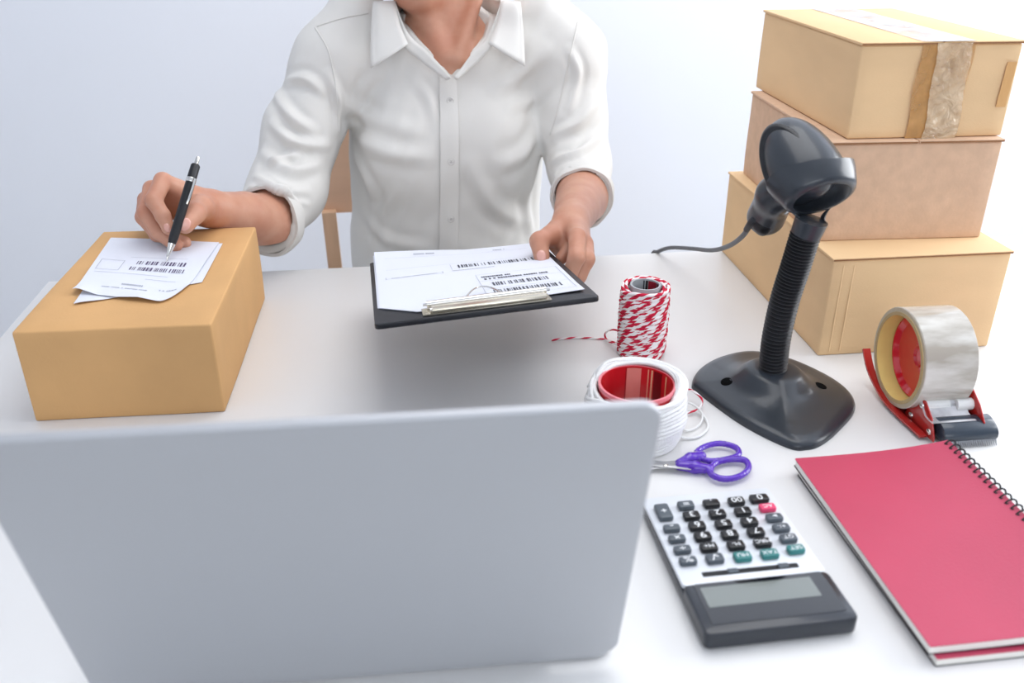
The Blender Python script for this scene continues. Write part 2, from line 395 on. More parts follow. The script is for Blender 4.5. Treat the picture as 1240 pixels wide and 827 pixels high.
# ------------------------------------------------------------------ boxes
def carton(name, label, o, yaw, w, d, h, z0, m, bow=.0015, flaps=False, tape=None, corner_dir=None, creases=None):
    R = rz(yaw); root = thing(name, label, 'box', (o[0]+(R@A(w/2, d/2, 0))[0], o[1]+(R@A(w/2, d/2, 0))[1], z0))
    T = lambda V: np.array(V)@R.T+A(o[0], o[1], z0)
    bm = bmesh.new(); bmesh.ops.create_cube(bm, size=1)
    for v in bm.verts: v.co = Vector(((v.co.x+.5)*w, (v.co.y+.5)*d, (v.co.z+.5)*(h-(.0035 if flaps else 0))))
    bmesh.ops.bevel(bm, geom=bm.edges[:], offset=.0022, segments=2, profile=.5, affect='EDGES')
    bmesh.ops.subdivide_edges(bm, edges=[e for e in bm.edges if e.calc_length() > .05], cuts=12, use_grid_fill=True)
    for v in bm.verts:
        x, y, z = v.co; n = math.sin(x*31+y*17)*math.sin(z*43+x*11)*.0006
        cx = math.sin(math.pi*min(max(x/w, 0), 1)); cy = math.sin(math.pi*min(max(y/d, 0), 1)); cz = math.sin(math.pi*min(max(z/h, 0), 1))
        if abs(y) < .0025: v.co.y += bow*cx*cz+n
        if abs(y-d) < .0025: v.co.y -= bow*cx*cz
        if abs(x) < .0025: v.co.x += bow*cy*cz+n
        if abs(x-w) < .0025: v.co.x -= bow*cy*cz-n
        if not flaps and z > h-.0025: v.co.z -= bow*cx*cy
    mb = MB(); V = np.array([v.co[:] for v in bm.verts]); bm.verts.index_update(); mb.add(T(V), [[v.index for v in f.verts] for f in bm.faces]); bm.free()
    build('carton_body', mb, m, root, auto=50)
    if flaps:     # two long top flaps meeting on the middle seam, along the depth or the width
        hz = h-.0033; ov = .0015
        if flaps == 'x': pan = [((-ov, -ov), (w/2-.0008, d+ov)), ((w/2+.0008, -ov), (w+ov, d+ov))]
        else: pan = [((-ov, -ov), (w+ov, d/2-.0008)), ((-ov, d/2+.0008), (w+ov, d+ov))]
        for (a, b) in pan:
            p = MB().box(((a[0]+b[0])/2, (a[1]+b[1])/2, hz+.0016), (b[0]-a[0], b[1]-a[1], .0034), bev=.0008)
            p.v = [tuple(q) for q in T(p.v)]; fo = build('top_flap', p, m, root)
            e = MB().box(((a[0]+b[0])/2, -ov-.0002, hz+.0012), (b[0]-a[0]-.002, .0008, .0018)) if a[1] < 0 else None
            if e:
                e.v = [tuple(q) for q in T(e.v)]; build('cut_edge', e, M_cardE, fo, smooth=False, label='darker corrugated cut edge')
    return root, T
P1 = carton('cardboard_box', 'ochre cardboard box at the left of the desk, with papers on its lid', (-.4119, .906), -.0268, .2037, .3155, .1087, 0, M_cardL)
g = 'cartons of the stack on the right'
P2 = carton('cardboard_box', 'tan cardboard box at the bottom of the stack of three', (.5078, .9462), -.0103, .2273, .3759, .1306, 0, M_cardA, flaps='y'); P2[0]['group'] = g
P3 = carton('cardboard_box', 'pinkish brown cardboard box in the middle of the stack of three', (.513, 1.0047), -.0547, .2106, .3086, .1250, .1306, M_cardB, flaps='x'); P3[0]['group'] = g
P4 = carton('cardboard_box', 'pale cardboard box sealed with clear tape on top of the stack', (.5335, 1.0125), -.0324, .1948, .325, .111, .2562, M_cardA, flaps='x'); P4[0]['group'] = g
def loc_sheet(T, fn, nu, nv, th=.0003):
    mb = MB().sheet(fn, nu, nv, th); mb.v = [tuple(q) for q in T(mb.v)]; return mb
# packing tape on the top box: down the front, over the top seam, plus an end tab at the right edge
w4, d4, h4 = .1948, .325, .111
tx = .103; tw = .064
def front_tape(u, v):
    x = tx-tw/2+tw*u+.0015*math.sin(9*v); z = h4-.001-(h4-.0)*v
    return (x, -.0022-.0018*abs(math.sin(9*u+7*v+2*math.sin(13*v))*math.sin(27*v+8*u)), z)
build('packing_tape', loc_sheet(P4[1], lambda u, v: (tx-tw/2+tw*u+.0015*math.sin(9*v), -.0020, h4-.001-(h4-.001)*(1-v)), 6, 12), tape_mat('amber_clear_tape', (214, 162, 98), .7, .2, .1), P4[0], label='amber tinted tape down the front')
build('packing_tape', loc_sheet(P4[1], lambda u, v: (lambda q: (q[0], q[1]-.0012, q[2]))(front_tape(.30+.66*u+.03*math.sin(5*v), 1-v)), 26, 44), M_tapeS, P4[0], label='wrinkled whitish tape layered over the front tape')
build('packing_tape', loc_sheet(P4[1], lambda u, v: (tx-tw/2+tw*u, -.0025+(d4+.005)*v, h4+.0008), 8, 30), M_tapeT, P4[0], label='clear tape along the top seam, glare put into its whitish tint')
build('tape_tab', loc_sheet(P4[1], lambda u, v: (w4-.017+.012*u+.002*v, -.0016-.0004*math.sin(20*v), .035+.052*v), 4, 10), mat('brown_tape_tab', (214, 166, 108), .5, bump=.5, bscale=90), P4[0], label='torn brown strip near the right edge')
for cx0 in (.008, .0165):   # vertical score creases on the bottom box front, left
    build('crease', loc_sheet(P2[1], lambda u, v: (cx0*1.6+.002*u, -.0002-.0004*math.sin(math.pi*u), .006+.115*v), 5, 3, .0004), M_cardA, P2[0])
# ------------------------------------------------------------------ printed papers
def print_on(S, rects, off=.0004):     # S(u,v)-> point in metres coordinates; rects in the same uv
    mb = MB()
    for (a, b, c, d) in rects:
        nu = max(2, int(abs(c-a)/.012)+2); nv = max(2, int(abs(d-b)/.012)+2)
        def f(u, v):
            e = 1e-3; U, V2 = a+(c-a)*u, b+(d-b)*v; p = S(U, V2); n = unit(np.cross(S(U+e, V2)-p, S(U, V2+e)-p)); return p+n*off
        mb.sheet(f, nu, nv)
    return mb
def bars(x0, x1, y0, y1, seed, slant=0):
    r = random.Random(seed); out = []; x = x0
    while x < x1-.001:
        wd = r.choice((.0006, .0010, .0015, .0022)); out.append((x, y0, min(x+wd, x1), y1)); x += wd+r.choice((.0010, .0014, .0020))
        if r.random() < .16: x += .0020
    return out
def textline(x0, x1, y, h, seed):
    r = random.Random(seed); out = []; x = x0
    while x < x1:
        wd = r.uniform(.0012, .0028)
        out.append((x, y, x+wd, y+h)); x += wd+.0007+(.002 if r.random() < .16 else 0)
    return out
def frame_lines(x0, y0, x1, y1, t=.0006): return [(x0, y0, x1, y0+t), (x0, y1-t, x1, y1), (x0, y0, x0+t, y1), (x1-t, y0, x1, y1)]
# papers on the left box
bx = (rz(-.0268)@A(1, 0, 0))
def S_lab(dx, dy, ang, lift, w, h):
    R = rz(ang)
    def S(u, v):
        x, y = u*1.0, v*1.0
        s = np.clip((.04-y)/.04, 0, 1)
        z = .1092+lift+.0012*math.sin(3.1*x/w)*math.sin(5*y/h)+.010*s*s*np.clip(1-abs(x/w-.05)*4, 0, 1)*(1 if lift > .0005 else .1)+.0022*s*np.clip(math.sin(x*70), 0, 1)
        return A(dx, dy, z)+R@A(x, y, 0)
    return S
corn_top = [A(-.378, 1.006), A(-.384, 1.188), A(-.237, 1.152), A(-.245, 1.019), A(-.257, .975), A(-.27, .964), A(-.35, .978)]
def poly_paper(name, label, cat, S, w, h, cut, th=.00025, parent=None):
    mb = MB().sheet(lambda u, v: S(*cut(u, v)), 26, 30, th); o = build(name, mb, M_paper, parent)
    if cat: tag(o, label, cat)
    return o
def quad_sheet(BL, BR, TL, TR, base, curl, rnd):
    def S(x, y):
        u, v = x/.132, y/.188; p = (np.array(BL)*(1-u)+np.array(BR)*u)*(1-v)+(np.array(TL)*(1-u)+np.array(TR)*u)*v
        q = max(0, 1-v/.22); z = .1094+base+.0008*math.sin(5*u)*math.sin(7*v)*(base > .0005)+.0008*(base > .0005)+curl*q*q*(max(0, 1-abs(u-.05)/.18)+.45*max(0, 1-abs(u-.62)/.2))
        return A(p[0], p[1]+rnd*max(0, (u-.80)/.20)**2*max(0, 1-v)**3, z)
    return S
def label_sheet(S, label):
    return tag(build('shipping_label', MB().sheet(lambda u, v: S(u*.132, v*.188), 30, 34, .00025), M_paper), label, 'label')
S1 = quad_sheet((-.378, 1.004), (-.252, .956), (-.384, 1.188), (-.239, 1.153), .0010, .006, .052)
lab = label_sheet(S1, 'white shipping label with purple barcodes lying uppermost on the left box')
vi = mat('violet_ink', (88, 76, 108), .7)
for q in (bars(.052, .112, .099, .1105, 3), bars(.048, .114, .079, .0900, 5)): build('printed_barcode', print_on(S1, q), vi, lab)
pr2 = frame_lines(.007, .075, .036, .109)+textline(.052, .078, .032, .004, 8)+textline(.030, .085, .022, .002, 9)+textline(.100, .118, .026, .003, 4)+[(.008, .066, .10, .0666), (.075, .054, .112, .0546), (.04, .122, .11, .1225)]
build('printed_text', print_on(S1, pr2), M_inkL, lab)
S0 = quad_sheet((-.368, .971), (-.238, 1.020), (-.380, 1.180), (-.2345, 1.1515), 0, .002, 0)
label_sheet(S0, 'creased white sheet lying under the barcode label on the left box')
# ------------------------------------------------------------------ clipboard
CO = A(-.0335, .8336, .1292); CR = rz(.0409)@rx(-.1732)@ry(-.0569)
cl = thing('clipboard', 'black clipboard held over the desk with printed papers clipped on', 'clipboard', CO)
def rrect(x0, y0, x1, y1, r, n=6):
    out = []
    for cx, cy, a0 in ((x1-r, y1-r, 0), (x0+r, y1-r, 90), (x0+r, y0+r, 180), (x1-r, y0+r, 270)):
        for k in range(n+1): t = math.radians(a0+90*k/n); out.append((cx+r*math.cos(t), cy+r*math.sin(t)))
    return out
CM = lambda V: np.array(V)@CR.T+CO
build('board', MB().prism(rrect(0, 0, .235, .32, .006), -.006, 0, CM, bev=.0012), M_board, cl)
m_ = MB().box((.1175, .019, .0015), (.135, .026, .0012)); m_.box((.120, .016, .0045), (.122, .020, .005), bev=.002)
m_.xf(CR, CO); clipp = build('spring_clip', m_, M_clip, cl)
m_ = MB().tube([(.056, .030, .0065), (.184, .030, .0065)], .0038, 12).tube([(.058, .012, .0045), (.180, .012, .0045)], .0028, 12)
m_.tube([(.052, .030, .0065), (.188, .030, .0065)], .0016, 8); m_.xf(CR, CO); build('clip_rod', m_, M_chrome, clipp)
m_ = MB().tube(spline([(.096, .031, .006), (.102, .045, .008), (.110, .062, .009), (.1195, .070, .009), (.128, .062, .009), (.135, .045, .008), (.140, .031, .006)], 6), .0011, 8); m_.xf(CR, CO); build('wire_loop', m_, M_chrome, clipp)
def paperS(off, lift):
    def S(x, y):
        l = max(0, (y-.16)/.16); wl = max(0, 1-x/.13)
        n = max(0, 1-abs(x-.055)/.05)*max(0, (.06-y)/.05)
        z = off+lift*l*l*wl+.0010*(1+math.sin(x*22))*max(0, (y-.05)/.25)+.002*max(0, (.06-y)/.05)*max(0, (x-.18)/.05)
        return CO+CR@A(x, y, z)
    return S
for k, (off, lift, sh) in enumerate(((.0006, .007, .003), (.0016, .012, 0))):
    S = paperS(off, lift)
    def cutc(u, v):
        x = .0065+.2195*u-sh*.6; y0 = .060-.036*min(1, u/.18) if u < .18 else .024+.004*(u-.18)
        return (x+.001*v, y0+sh+(.318-y0)*v)
    o = build('clipped_paper' if 0 else 'paper_sheet', MB().sheet(lambda u, v: S(*cutc(u, v)), 40, 24, .0002), M_paper)
    tag(o, ('white sheet peeking out beneath the printed sheet on the clipboard', 'printed white sheet with barcodes uppermost on the black clipboard')[k], 'paper')
    if k == 1:
        gi = mat('grey_ink', (74, 76, 86), .7)
        for q in (bars(.109, .205, .207, .223, 11), bars(.137, .203, .096, .112, 12), bars(.133, .209, .060, .076, 13)): build('printed_barcode', print_on(S, q), gi, o)
        for q in (textline(.129, .163, .1400, .0062, 14), textline(.131, .209, .1285, .0062, 15)): build('printed_line', print_on(S, q), gi, o)
        pr = frame_lines(.1235, .045, .2215, .157, .0005)+[(.124, .122, .2215, .1225), (.124, .083, .2215, .0835), (.018, .1895, .088, .190), (.018, .186, .0187, .197), (.0875, .186, .0882, .197), (.02, .285, .21, .2854), (.10, .20, .1005, .228), (.02, .232, .21, .2324)]
        pr += textline(.059, .087, .296, .006, 16)+textline(.165, .181, .292, .005, 17)+textline(.10, .15, .193, .002, 18)+textline(.025, .08, .191, .0016, 19)
        build('printed_text', print_on(S, pr), M_inkL, o)
# ------------------------------------------------------------------ laptop
LO = A(-.2342, .4943, .014); LR = rz(-.0216)@rx(.258); LB = rz(-.0216)
lp = thing('laptop', 'silver open laptop seen from behind its lid at the front', 'laptop', (-.05, .62, 0))
LW, LH = .3750, .2618
LM = lambda V: (np.array(V)[:, [0, 2, 1]]*A(1, 1, 1))@LR.T+LO
lid = build('lid', MB().prism([(x, y) for x, y in rrect(0, 0, LW, LH, .014, 8)][::-1], -.0035, .0035, LM, bev=.0022, seg=3), M_alu, lp)
build('screen', MB().prism(rrect(.012, .016, LW-.012, LH-.012, .004)[::-1], .0036, .0041, LM), M_screen, lid)
BM = lambda V: np.array(V)@LB.T+A(LO[0], LO[1], 0)
build('deck', MB().prism(rrect(0, .004, LW, .262, .014, 8), .001, .0125, BM, bev=.003, seg=3), M_alu, lp)
kb = MB()
for r in range(6):
    for c in range(14): kb.prism(rrect(.038+c*.0222, .040+r*.0185, .0575+c*.0222, .056+r*.0185, .002, 2), .0126, .0142, BM)
k_ = build('keyboard', kb, M_keyk, lp); k_['kind'] = 'stuff'
build('trackpad', MB().prism(rrect(.14, .165, .245, .235, .005), .0126, .0129, BM), M_keyg, lp)
build('hinge', MB().tube([BM([(.05, .003, .0125)])[0], BM([(LW-.05, .003, .0125)])[0]], .0035, 12), M_rubber, lp)
# ------------------------------------------------------------------ calculator
KO = A(.2106, .4879, 0); KR = rz(.0188)
ca = thing('calculator', 'silver and black desk calculator with its dark display toward us', 'calculator', (.27, .575, 0))
KW, KD = .1235, .178; kt = math.atan((.017-.0135)/KD)
KR2 = KR@rx(-.020); KB = KO+A(0, 0, .0170)
KM = lambda V: np.array(V)@KR2.T+KB
def body(poly, zb, zt, M, bev): return MB().prism(poly, zb, zt, M, bev=bev)
build('underside', MB().prism(rrect(-.0006, .001, KW+.0006, KD, .005), .002, .0118, lambda V: np.array(V)@KR.T+KO, bev=.002), M_cdark, ca)
build('front_plate', body(rrect(0, .0555, KW, KD, .004), -.0035, .0005, KM, .001), M_cfront, ca)
dh = build('display_housing', body(rrect(-.0005, -.001, KW+.0005, .0555, .006), -.0145, .0015, KM, .0022), M_cdark, ca)
build('window', body(rrect(.008, .008, KW-.006, .0545, .002), .0014, .0019, KM, 0), M_cglass, dh)
build('lcd', body(rrect(.012, .0265, KW-.018, .0495, .001), .0019, .0021, KM, 0), M_lcd, dh)
slot = MB().prism(rrect(.020, .0635, KW-.020, .0690, .001), .0004, .0009, KM)
build('switch_slot', slot, M_keyk, ca)
for sx in (.042, .086): build('slide_switch', MB().prism(rrect(sx, .0640, sx+.009, .0690, .0008), .0008, .0022, KM, bev=.0003), M_keyg, ca)
KEYS = []   # (x centre, y centre, symbol, colour)
kx = [.0128, .0360, .0600, .0840, .1085]; ky = [.0805, .0955, .1105, .1255, .1410, .1570]
L0 = [('%', 0), ('÷', 1), ('×', 2), ('-', 3)]
for s_, r_ in L0: KEYS.append((kx[0], ky[r_]+.0015, s_, 'g', .0080))
KEYS.append((kx[0], (ky[4]+ky[5])/2+.0020, '+', 'g', .0215))
for c_, syms in ((1, ['√', 'M+', '9', '6', '3', '=']), (2, ['MU', 'M-', '8', '5', '2', '.']), (3, ['TAX', 'MRC', '7', '4', '1', '00'])):
    for r_, s_ in enumerate(syms):
        col = 't' if (r_ == 0 and c_ > 1) else ('g' if (r_ == 0 or s_ == '=') else 'k'); KEYS.append((kx[c_], ky[r_]+(.001 if c_ == 1 else 0), s_, col, .0100))
for r_, s_ in enumerate(['SET', 'GT', '+/-', '▶', 'AC', '0']):
    KEYS.append((kx[4]-(.002 if r_ == 5 else 0), ky[r_]+(.0025 if r_ < 5 else .001)*1.0, s_, 'tgggpk'[r_], .0090 if r_ < 5 else .0100))
tcache = {}
def text_mesh(s, size):
    if s in tcache: return tcache[s]
    c = bpy.data.curves.new('t', 'FONT'); c.body = s; c.size = size; c.align_x = 'CENTER'; c.align_y = 'CENTER'; c.extrude = .0001
    o = bpy.data.objects.new('t', c); C.objects.link(o); bpy.context.view_layer.update()
    me = bpy.data.meshes.new_from_object(o.evaluated_get(bpy.context.evaluated_depsgraph_get())); bpy.data.objects.remove(o)
    V = np.array([v.co[:] for v in me.vertices]); F = [list(p.vertices) for p in me.polygons]; tcache[s] = (V, F); return V, F
for (x, y, s_, col, hh) in KEYS:
    ww = .0150 if s_ not in ('+',) else .0130
    if s_ in '0': ww = .0175
    mt = {'k': M_keyk, 'g': M_keyg, 't': M_keyt, 'p': M_keyp}[col]
    kk = build('key', MB().prism(rrect(x-ww/2, y-hh/2, x+ww/2, y+hh/2, .0022, 4), .0003, .0056, KM, bev=.0014), mt, ca)
    if s_ == '▶': V, F = np.array([(-.002, -.0018, 0), (.0022, 0, 0), (-.002, .0018, 0), (-.002, -.0018, .0002), (.0022, 0, .0002), (-.002, .0018, .0002)]), [(0, 2, 1), (3, 4, 5), (0, 1, 4, 3), (1, 2, 5, 4), (2, 0, 3, 5)]
    else: V, F = text_mesh(s_, .0110 if len(s_) == 1 else (.0100 if s_ == '00' else .0066))
    V2 = V*A(1.05, .95, 1)*A(-1, -1, 1)+A(x, y, .0057); tm = MB(); tm.add(KM(V2), F); build('key_symbol', tm, M_keytx, kk, smooth=False)
# ------------------------------------------------------------------ notebooks
def coilbook(name, label, o, yaw, w, d, z0, th, cov, back, ncoil=30, lift=0.):
    R = rz(yaw)
    def M(V):
        V = np.array(V, float).copy(); V[:, 2] += lift*np.clip(V[:, 0]/w, 0, 1.02)**3; return V@R.T+A(o[0], o[1], z0)
    def cut(mb):      # extra edge loops so the leaves can bend
        mb2 = MB(); bm = bmesh.new(); vs = [bm.verts.new(v) for v in mb.v]
        for f in mb.f: bm.faces.new([vs[i] for i in f])
        for k in range(1, 9):
            bmesh.ops.bisect_plane(bm, geom=bm.verts[:]+bm.edges[:]+bm.faces[:], plane_co=(w*k/9, 0, 0), plane_no=(1, 0, 0))
        bm.verts.index_update(); mb2.add(M([v.co[:] for v in bm.verts]), [[v.index for v in f.verts] for f in bm.faces]); bm.free(); return mb2
    root = thing(name, label, 'notebook', M([(w/2, d/2, 0)])[0], 'pink-red notebooks stacked at the lower right')
    build('back_cover', cut(MB().prism(rrect(0, 0, w, d, .0015), 0, .0008)), back, root)
    build('pages', cut(MB().prism(rrect(.0008, .0004, w-.001, d-.001, .001), .0008, th-.0008)), M_page, root)
    build('front_cover', cut(MB().prism(rrect(0, -.0003, w, d+.0003, .0015), th-.0008, th)), cov, root)
    rc = th/2+.0032
    for i in range(ncoil):
        y = .006+(d-.012)*i/(ncoil-1)
        pts = [(w-.0015+rc*.85*math.cos(a), y+.0020*k/18, th/2+rc*math.sin(a)) for k in range(19) for a in [2*math.pi*k/18*.97-1.5]]
        q = MB().tube(pts, .0009, 6); q.v = [tuple(p) for p in M(q.v)]
        build('wire_coil', q, M_wire, root)
        h = MB().prism([(w-.0058+.0015*math.cos(a), y+.0012*math.sin(a)) for a in np.linspace(0, 2*math.pi, 9)[:-1]], th, th+.0001, M); build('punched_hole', h, M_keyk, root)
    return root
coilbook('notebook', 'pink-red coil notebook lying on top of another notebook', (.3730, .4560), -.0040, .161, .2512, .0085, .0085, M_nb, M_nbback, lift=.009)
coilbook('notebook', 'lower coil notebook, mostly hidden under the pink-red one', (.3780, .4515), .004, .160, .2512, 0, .0082, M_nb, M_nbback)
# ------------------------------------------------------------------ twine spools
def winding(cx, cy, z0, z1, r0, r1, layers, turns, rt, seed, bulge=0., tilt=.0, npt=22, tops=0):
    r = random.Random(seed); pts = []; nt = 0; ph = 0
    for L in range(layers):
        rr = r0+(r1-r0)*L/max(1, layers-1)
        for k in range(turns*npt+1):
            s = k/(turns*npt); zz = s if L % 2 == 0 else 1-s; a = ph+2*math.pi*k/npt
            zz2 = min(1, max(0, zz+.5*(tilt/(z1-z0))*math.sin(a+L*1.3+.15*math.sin(s*9))))
            z = z0+(z1-z0)*zz2; R = rr+bulge*math.sin(math.pi*zz2)+.0005*math.sin(a*3+L*2)+.0004*math.sin(k*.37)
            pts.append((cx+R*math.cos(a), cy+R*math.sin(a), z))
        ph = a
    return pts
sc = A(.2905, .985)
sp = thing('twine_spool', 'tall spool of red and white twine standing behind the white one', 'spool', (sc[0], sc[1], 0))
H1 = .092
core = MB().lathe([(.0185, 0), (.0185, H1+.001), (.0165, H1+.001), (.0165, 0)], (sc[0], sc[1], 0), close=True)
build('card_core', core, mat('grey_card_core', (176, 180, 184), .5), sp)
for a0, a1, cc in ((20, 62, (150, 18, 40)), (64, 74, (40, 30, 34)), (78, 84, (60, 60, 66)), (-40, 18, (96, 14, 34))):
    st = MB().sheet(lambda u, v: (sc[0]+.0163*math.cos(math.radians(a0+(a1-a0)*u)), sc[1]+.0163*math.sin(math.radians(a0+(a1-a0)*u)), .03+(H1-.031)*v), 10, 3)
    build('core_stripe', st, mat('core_stripe_colour', cc, .4), sp)
tw = MB(); tw.tube(winding(sc[0], sc[1], .002, H1-.001, .0235, .0275, 2, 26, .0021, 1, bulge=.0005, tilt=.012), .0022, 6, uvs=True)
tw.tube(winding(sc[0], sc[1], .002, H1-.002, .0275, .0285, 3, 15, .0021, 2, bulge=.0008, tilt=.014), .0023, 6, uvs=True)
wt = build('wound_twine', tw, M_twine, sp, auto=0)
ends = spline([onz(757, 404, .02), onz(742, 399, .022), onz(733, 404, .012), onz(735, 412, .006), onz(744, 416, .010), onz(755, 421, .014)], 10)
ld = MB().tube(ends, .0013, 6, uvs=True)
ld.tube(spline([onz(755, 421, .014), onz(740, 413, .004), onz(725, 410, .002), onz(700, 409, .0015), onz(682, 410, .0015), onz(668, 412, .0015)], 12), .0013, 6, uvs=True)
build('loose_end', ld, M_twine, sp, auto=0)
# white spool
sc2 = A(.2335, .797); RW = .050
ws = thing('twine_spool', 'fat spool of white twine with a red striped core, behind the laptop corner', 'spool', (sc2[0], sc2[1], 0))
H2 = .062
build('red_core', MB().lathe([(.040, 0), (.040, H2+.001), (.0375, H2+.001), (.0375, 0)], (sc2[0], sc2[1], 0), n=48, close=True), M_redcore, ws)
build('core_rim', MB().lathe([(.0404, H2-.003), (.0404, H2+.0014), (.0380, H2+.0014), (.0380, H2-.003)], (sc2[0], sc2[1], 0), n=48, close=True), mat('pink_rim', (232, 130, 140), .4), ws)
for a0, a1, cc in ((68, 92, (236, 150, 140)), (93, 94, (140, 20, 30)), (48, 51, (236, 190, 150)), (30, 46, (120, 14, 24)), (18, 21, (240, 196, 150)), (55, 57, (236, 170, 140))):
    st = MB().sheet(lambda u, v: (sc2[0]+.0372*math.cos(math.radians(a0+(a1-a0)*u)), sc2[1]+.0372*math.sin(math.radians(a0+(a1-a0)*u)), .004+(H2-.005)*v), 8, 3)
    build('core_stripe', st, mat('core_stripe_colour', cc, .35), ws)
tw = MB(); tw.tube(winding(sc2[0], sc2[1], .003, H2-.004, .0435, .047, 2, 16, .0021, 4, bulge=.003, tilt=.012, npt=30), .0026, 6)
tw.tube(winding(sc2[0], sc2[1], .003, H2-.003, .047, .0485, 3, 13, .0021, 5, bulge=.004, tilt=.040, npt=30), .0023, 6)
build('wound_twine', tw, M_white, ws, auto=0)
band = []     # thick skein over the right rim of the spool
for k in range(8):
    o = (k-3.5)*.0019
    band.append(spline([A(sc2[0]+(.0410+k*.0014)*math.cos(a), sc2[1]+(.0410+k*.0014)*math.sin(a), H2+.0045-.0006*abs(k-3)+.0016*math.sin(a*2+k)-(.012 if i in (0, 6) else 0)) for i, a in enumerate(np.linspace(-.9, 2.8, 7))], 6))
sk = MB()
for b_ in band: sk.tube(b_, .0022, 6)
build('skein_over_rim', sk, M_white, ws, auto=0)
lt = MB()
def zr(a, dr, z): return A(sc2[0]+(RW+dr)*math.cos(a), sc2[1]+(RW+dr)*math.sin(a), z)
lt.tube(smooth_closed([onz(822, 500, .003), onz(838, 497, .004), onz(853, 505, .003), onz(857, 518, .002), onz(845, 529, .002), onz(828, 530, .003), onz(815, 522, .008)], 8), .0015, 6, closed=True)
lt.tube(smooth_closed([onz(818, 492, .008), onz(835, 488, .010), onz(850, 500, .006), onz(846, 515, .003), onz(828, 520, .003)], 8), .0013, 6, closed=True)
build('loose_strand', lt, M_white, ws, auto=0)
rl = MB().tube(spline([onz(826, 470, .012), onz(840, 474, .014), onz(850, 484, .010), onz(846, 495, .006), onz(832, 500, .004)], 10), .0013, 6, uvs=True)
tag(build('twine_snippet', rl, M_twine, auto=0), 'short loop of red and white twine beside the white spool', 'twine')
# ------------------------------------------------------------------ scissors
s_ = thing('scissors', 'purple handled scissors lying behind the calculator', 'scissors', onz(850, 562, 0))
def zp(x, y, z=.006): return onz(x, y, z)
def handle(pts, arm, rr, rest):
    P = smooth_closed([zp(*p) for p in pts], 4); ops = []
    for i in range(len(P)): ops.append(('u', cone(P[i], P[(i+1) % len(P)], rr, rr), .002))
    for i in range(len(arm)-1): ops.append(('u', cone(zp(*arm[i][:2]), zp(*arm[i+1][:2]), arm[i][2], arm[i+1][2]), .003))
    f = field(ops)
    allp = np.vstack([P]+[zp(*a[:2])[None] for a in arm]); lo = allp.min(0)-.008; hi = allp.max(0)+.008
    sq = lambda Q: f(Q*A(1, 1, 1.0))
    return surf(sq, lo, hi, .0009)
hA = handle([(843, 550), (853, 541), (872, 537), (891, 542), (894, 551), (880, 556), (858, 558)], [(823, 561, .0048), (836, 555, .0058), (850, 552, .0045)], .0027, 0)
hB = handle([(866, 561), (888, 556), (903, 558), (906, 568), (895, 577), (876, 580), (860, 573)], [(823, 564, .0048), (842, 566, .0060), (858, 568, .0048)], .0028, 0)
build('handle', hA, M_purple, s_); build('handle', hB, M_purple, s_)
def blade(p0, p1, wd, z, th):
    a, b = onz(*p0, z), onz(*p1, z); d = unit(b-a); n = np.cross(A(0, 0, 1), d); L = np.linalg.norm(b-a)
    M = lambda V: np.array([a+d*v[0]+n*v[1]+A(0, 0, v[2]) for v in np.array(V)])
    return MB().prism([(0, -wd/2), (L*.5, -wd/2), (L, -wd*.1), (L, wd*.1), (L*.6, wd/2), (0, wd/2)][::1], 0, th, M, bev=.0003)
build('blade', blade((838, 560), (745, 570), .010, .0045, .0014), M_steel, s_); build('blade', blade((838, 566), (748, 558), .010, .0062, .0014), M_steel, s_)
build('pivot_screw', MB().lathe([(.0026, 0), (.0024, .0012), (.0012, .0018), (0, .0018)], onz(806, 564, .0076), n=16), M_chrome, s_)
# ------------------------------------------------------------------ scanner stand
base2 = [(.330, .872), (.328, .893), (.348, .924), (.383, .950), (.426, .959), (.464, .935), (.492, .888), (.501, .848), (.491, .812), (.455, .775), (.425, .751), (.405, .744), (.386, .751), (.355, .800)]
BP = smooth_closed([(x, y, 0) for x, y in base2], 6); bc = A(.412, .862, 0)
st = thing('scanner_stand', 'black gooseneck scanner stand with a wide flat base', 'stand', bc)
prof = [(1.0, 0), (1.0, .003), (.985, .0062), (.95, .0085), (.86, .0105), (.70, .0128), (.54, .0165), (.42, .0225), (.34, .0300), (.275, .0335), (.20, .0345)]
V = []; F = []; n = len(BP)
for i, (k, z) in enumerate(prof):
    t = max(0, min(1, (.62-k)/.35))     # the middle turns into a round collar
    for p in BP:
        q = bc+(p-bc)*k; d = p-bc; rr = np.linalg.norm(p-bc)*k; rd = .1*k
        c_ = bc+unit(d)*rd; q = q*(1-t)+c_*t; V.append((q[0], q[1], z))
for i in range(len(prof)-1):
    for j in range(n): F.append((i*n+j, i*n+(j+1) % n, (i+1)*n+(j+1) % n, (i+1)*n+j))
F.append(tuple(range(n-1, -1, -1))); F.append(tuple((len(prof)-1)*n+j for j in range(n)))
mb = MB(); mb.add(V, F); bo = build('base', mb, M_scan, st, auto=60)
from mathutils.bvhtree import BVHTree
bvb = BVHTree.FromPolygons([Vector(v) for v in mb.v], mb.f)
for h_ in ((880, 462), (994, 467)):
    q = bvb.ray_cast(Vector(CAM), Vector(unit(ray(*h_)))); n_ = np.array(q[1]); n_ = n_ if n_[2] > 0 else -n_; u_ = unit(np.cross(n_, A(0, 1, 0)))
    build('screw_hole', MB().lathe([(.0072, -.001), (.0070, .0004), (.0056, .0006), (.0050, .0001), (0, .0001)], np.array(q[0]), np.stack([u_, np.cross(n_, u_), n_], 1), n=24), mat('hole_black', (8, 8, 9), .9, spec=.1), bo)
gp = spline([(.411, .862, .030), (.409, .860, .075), (.411, .857, .122), (.4155, .853, .162), at(976, 282, .849)], 40)
L = len(gp); rr = np.array([.0150+.0012*math.sin(i/L*2*math.pi*40) for i in range(L)])
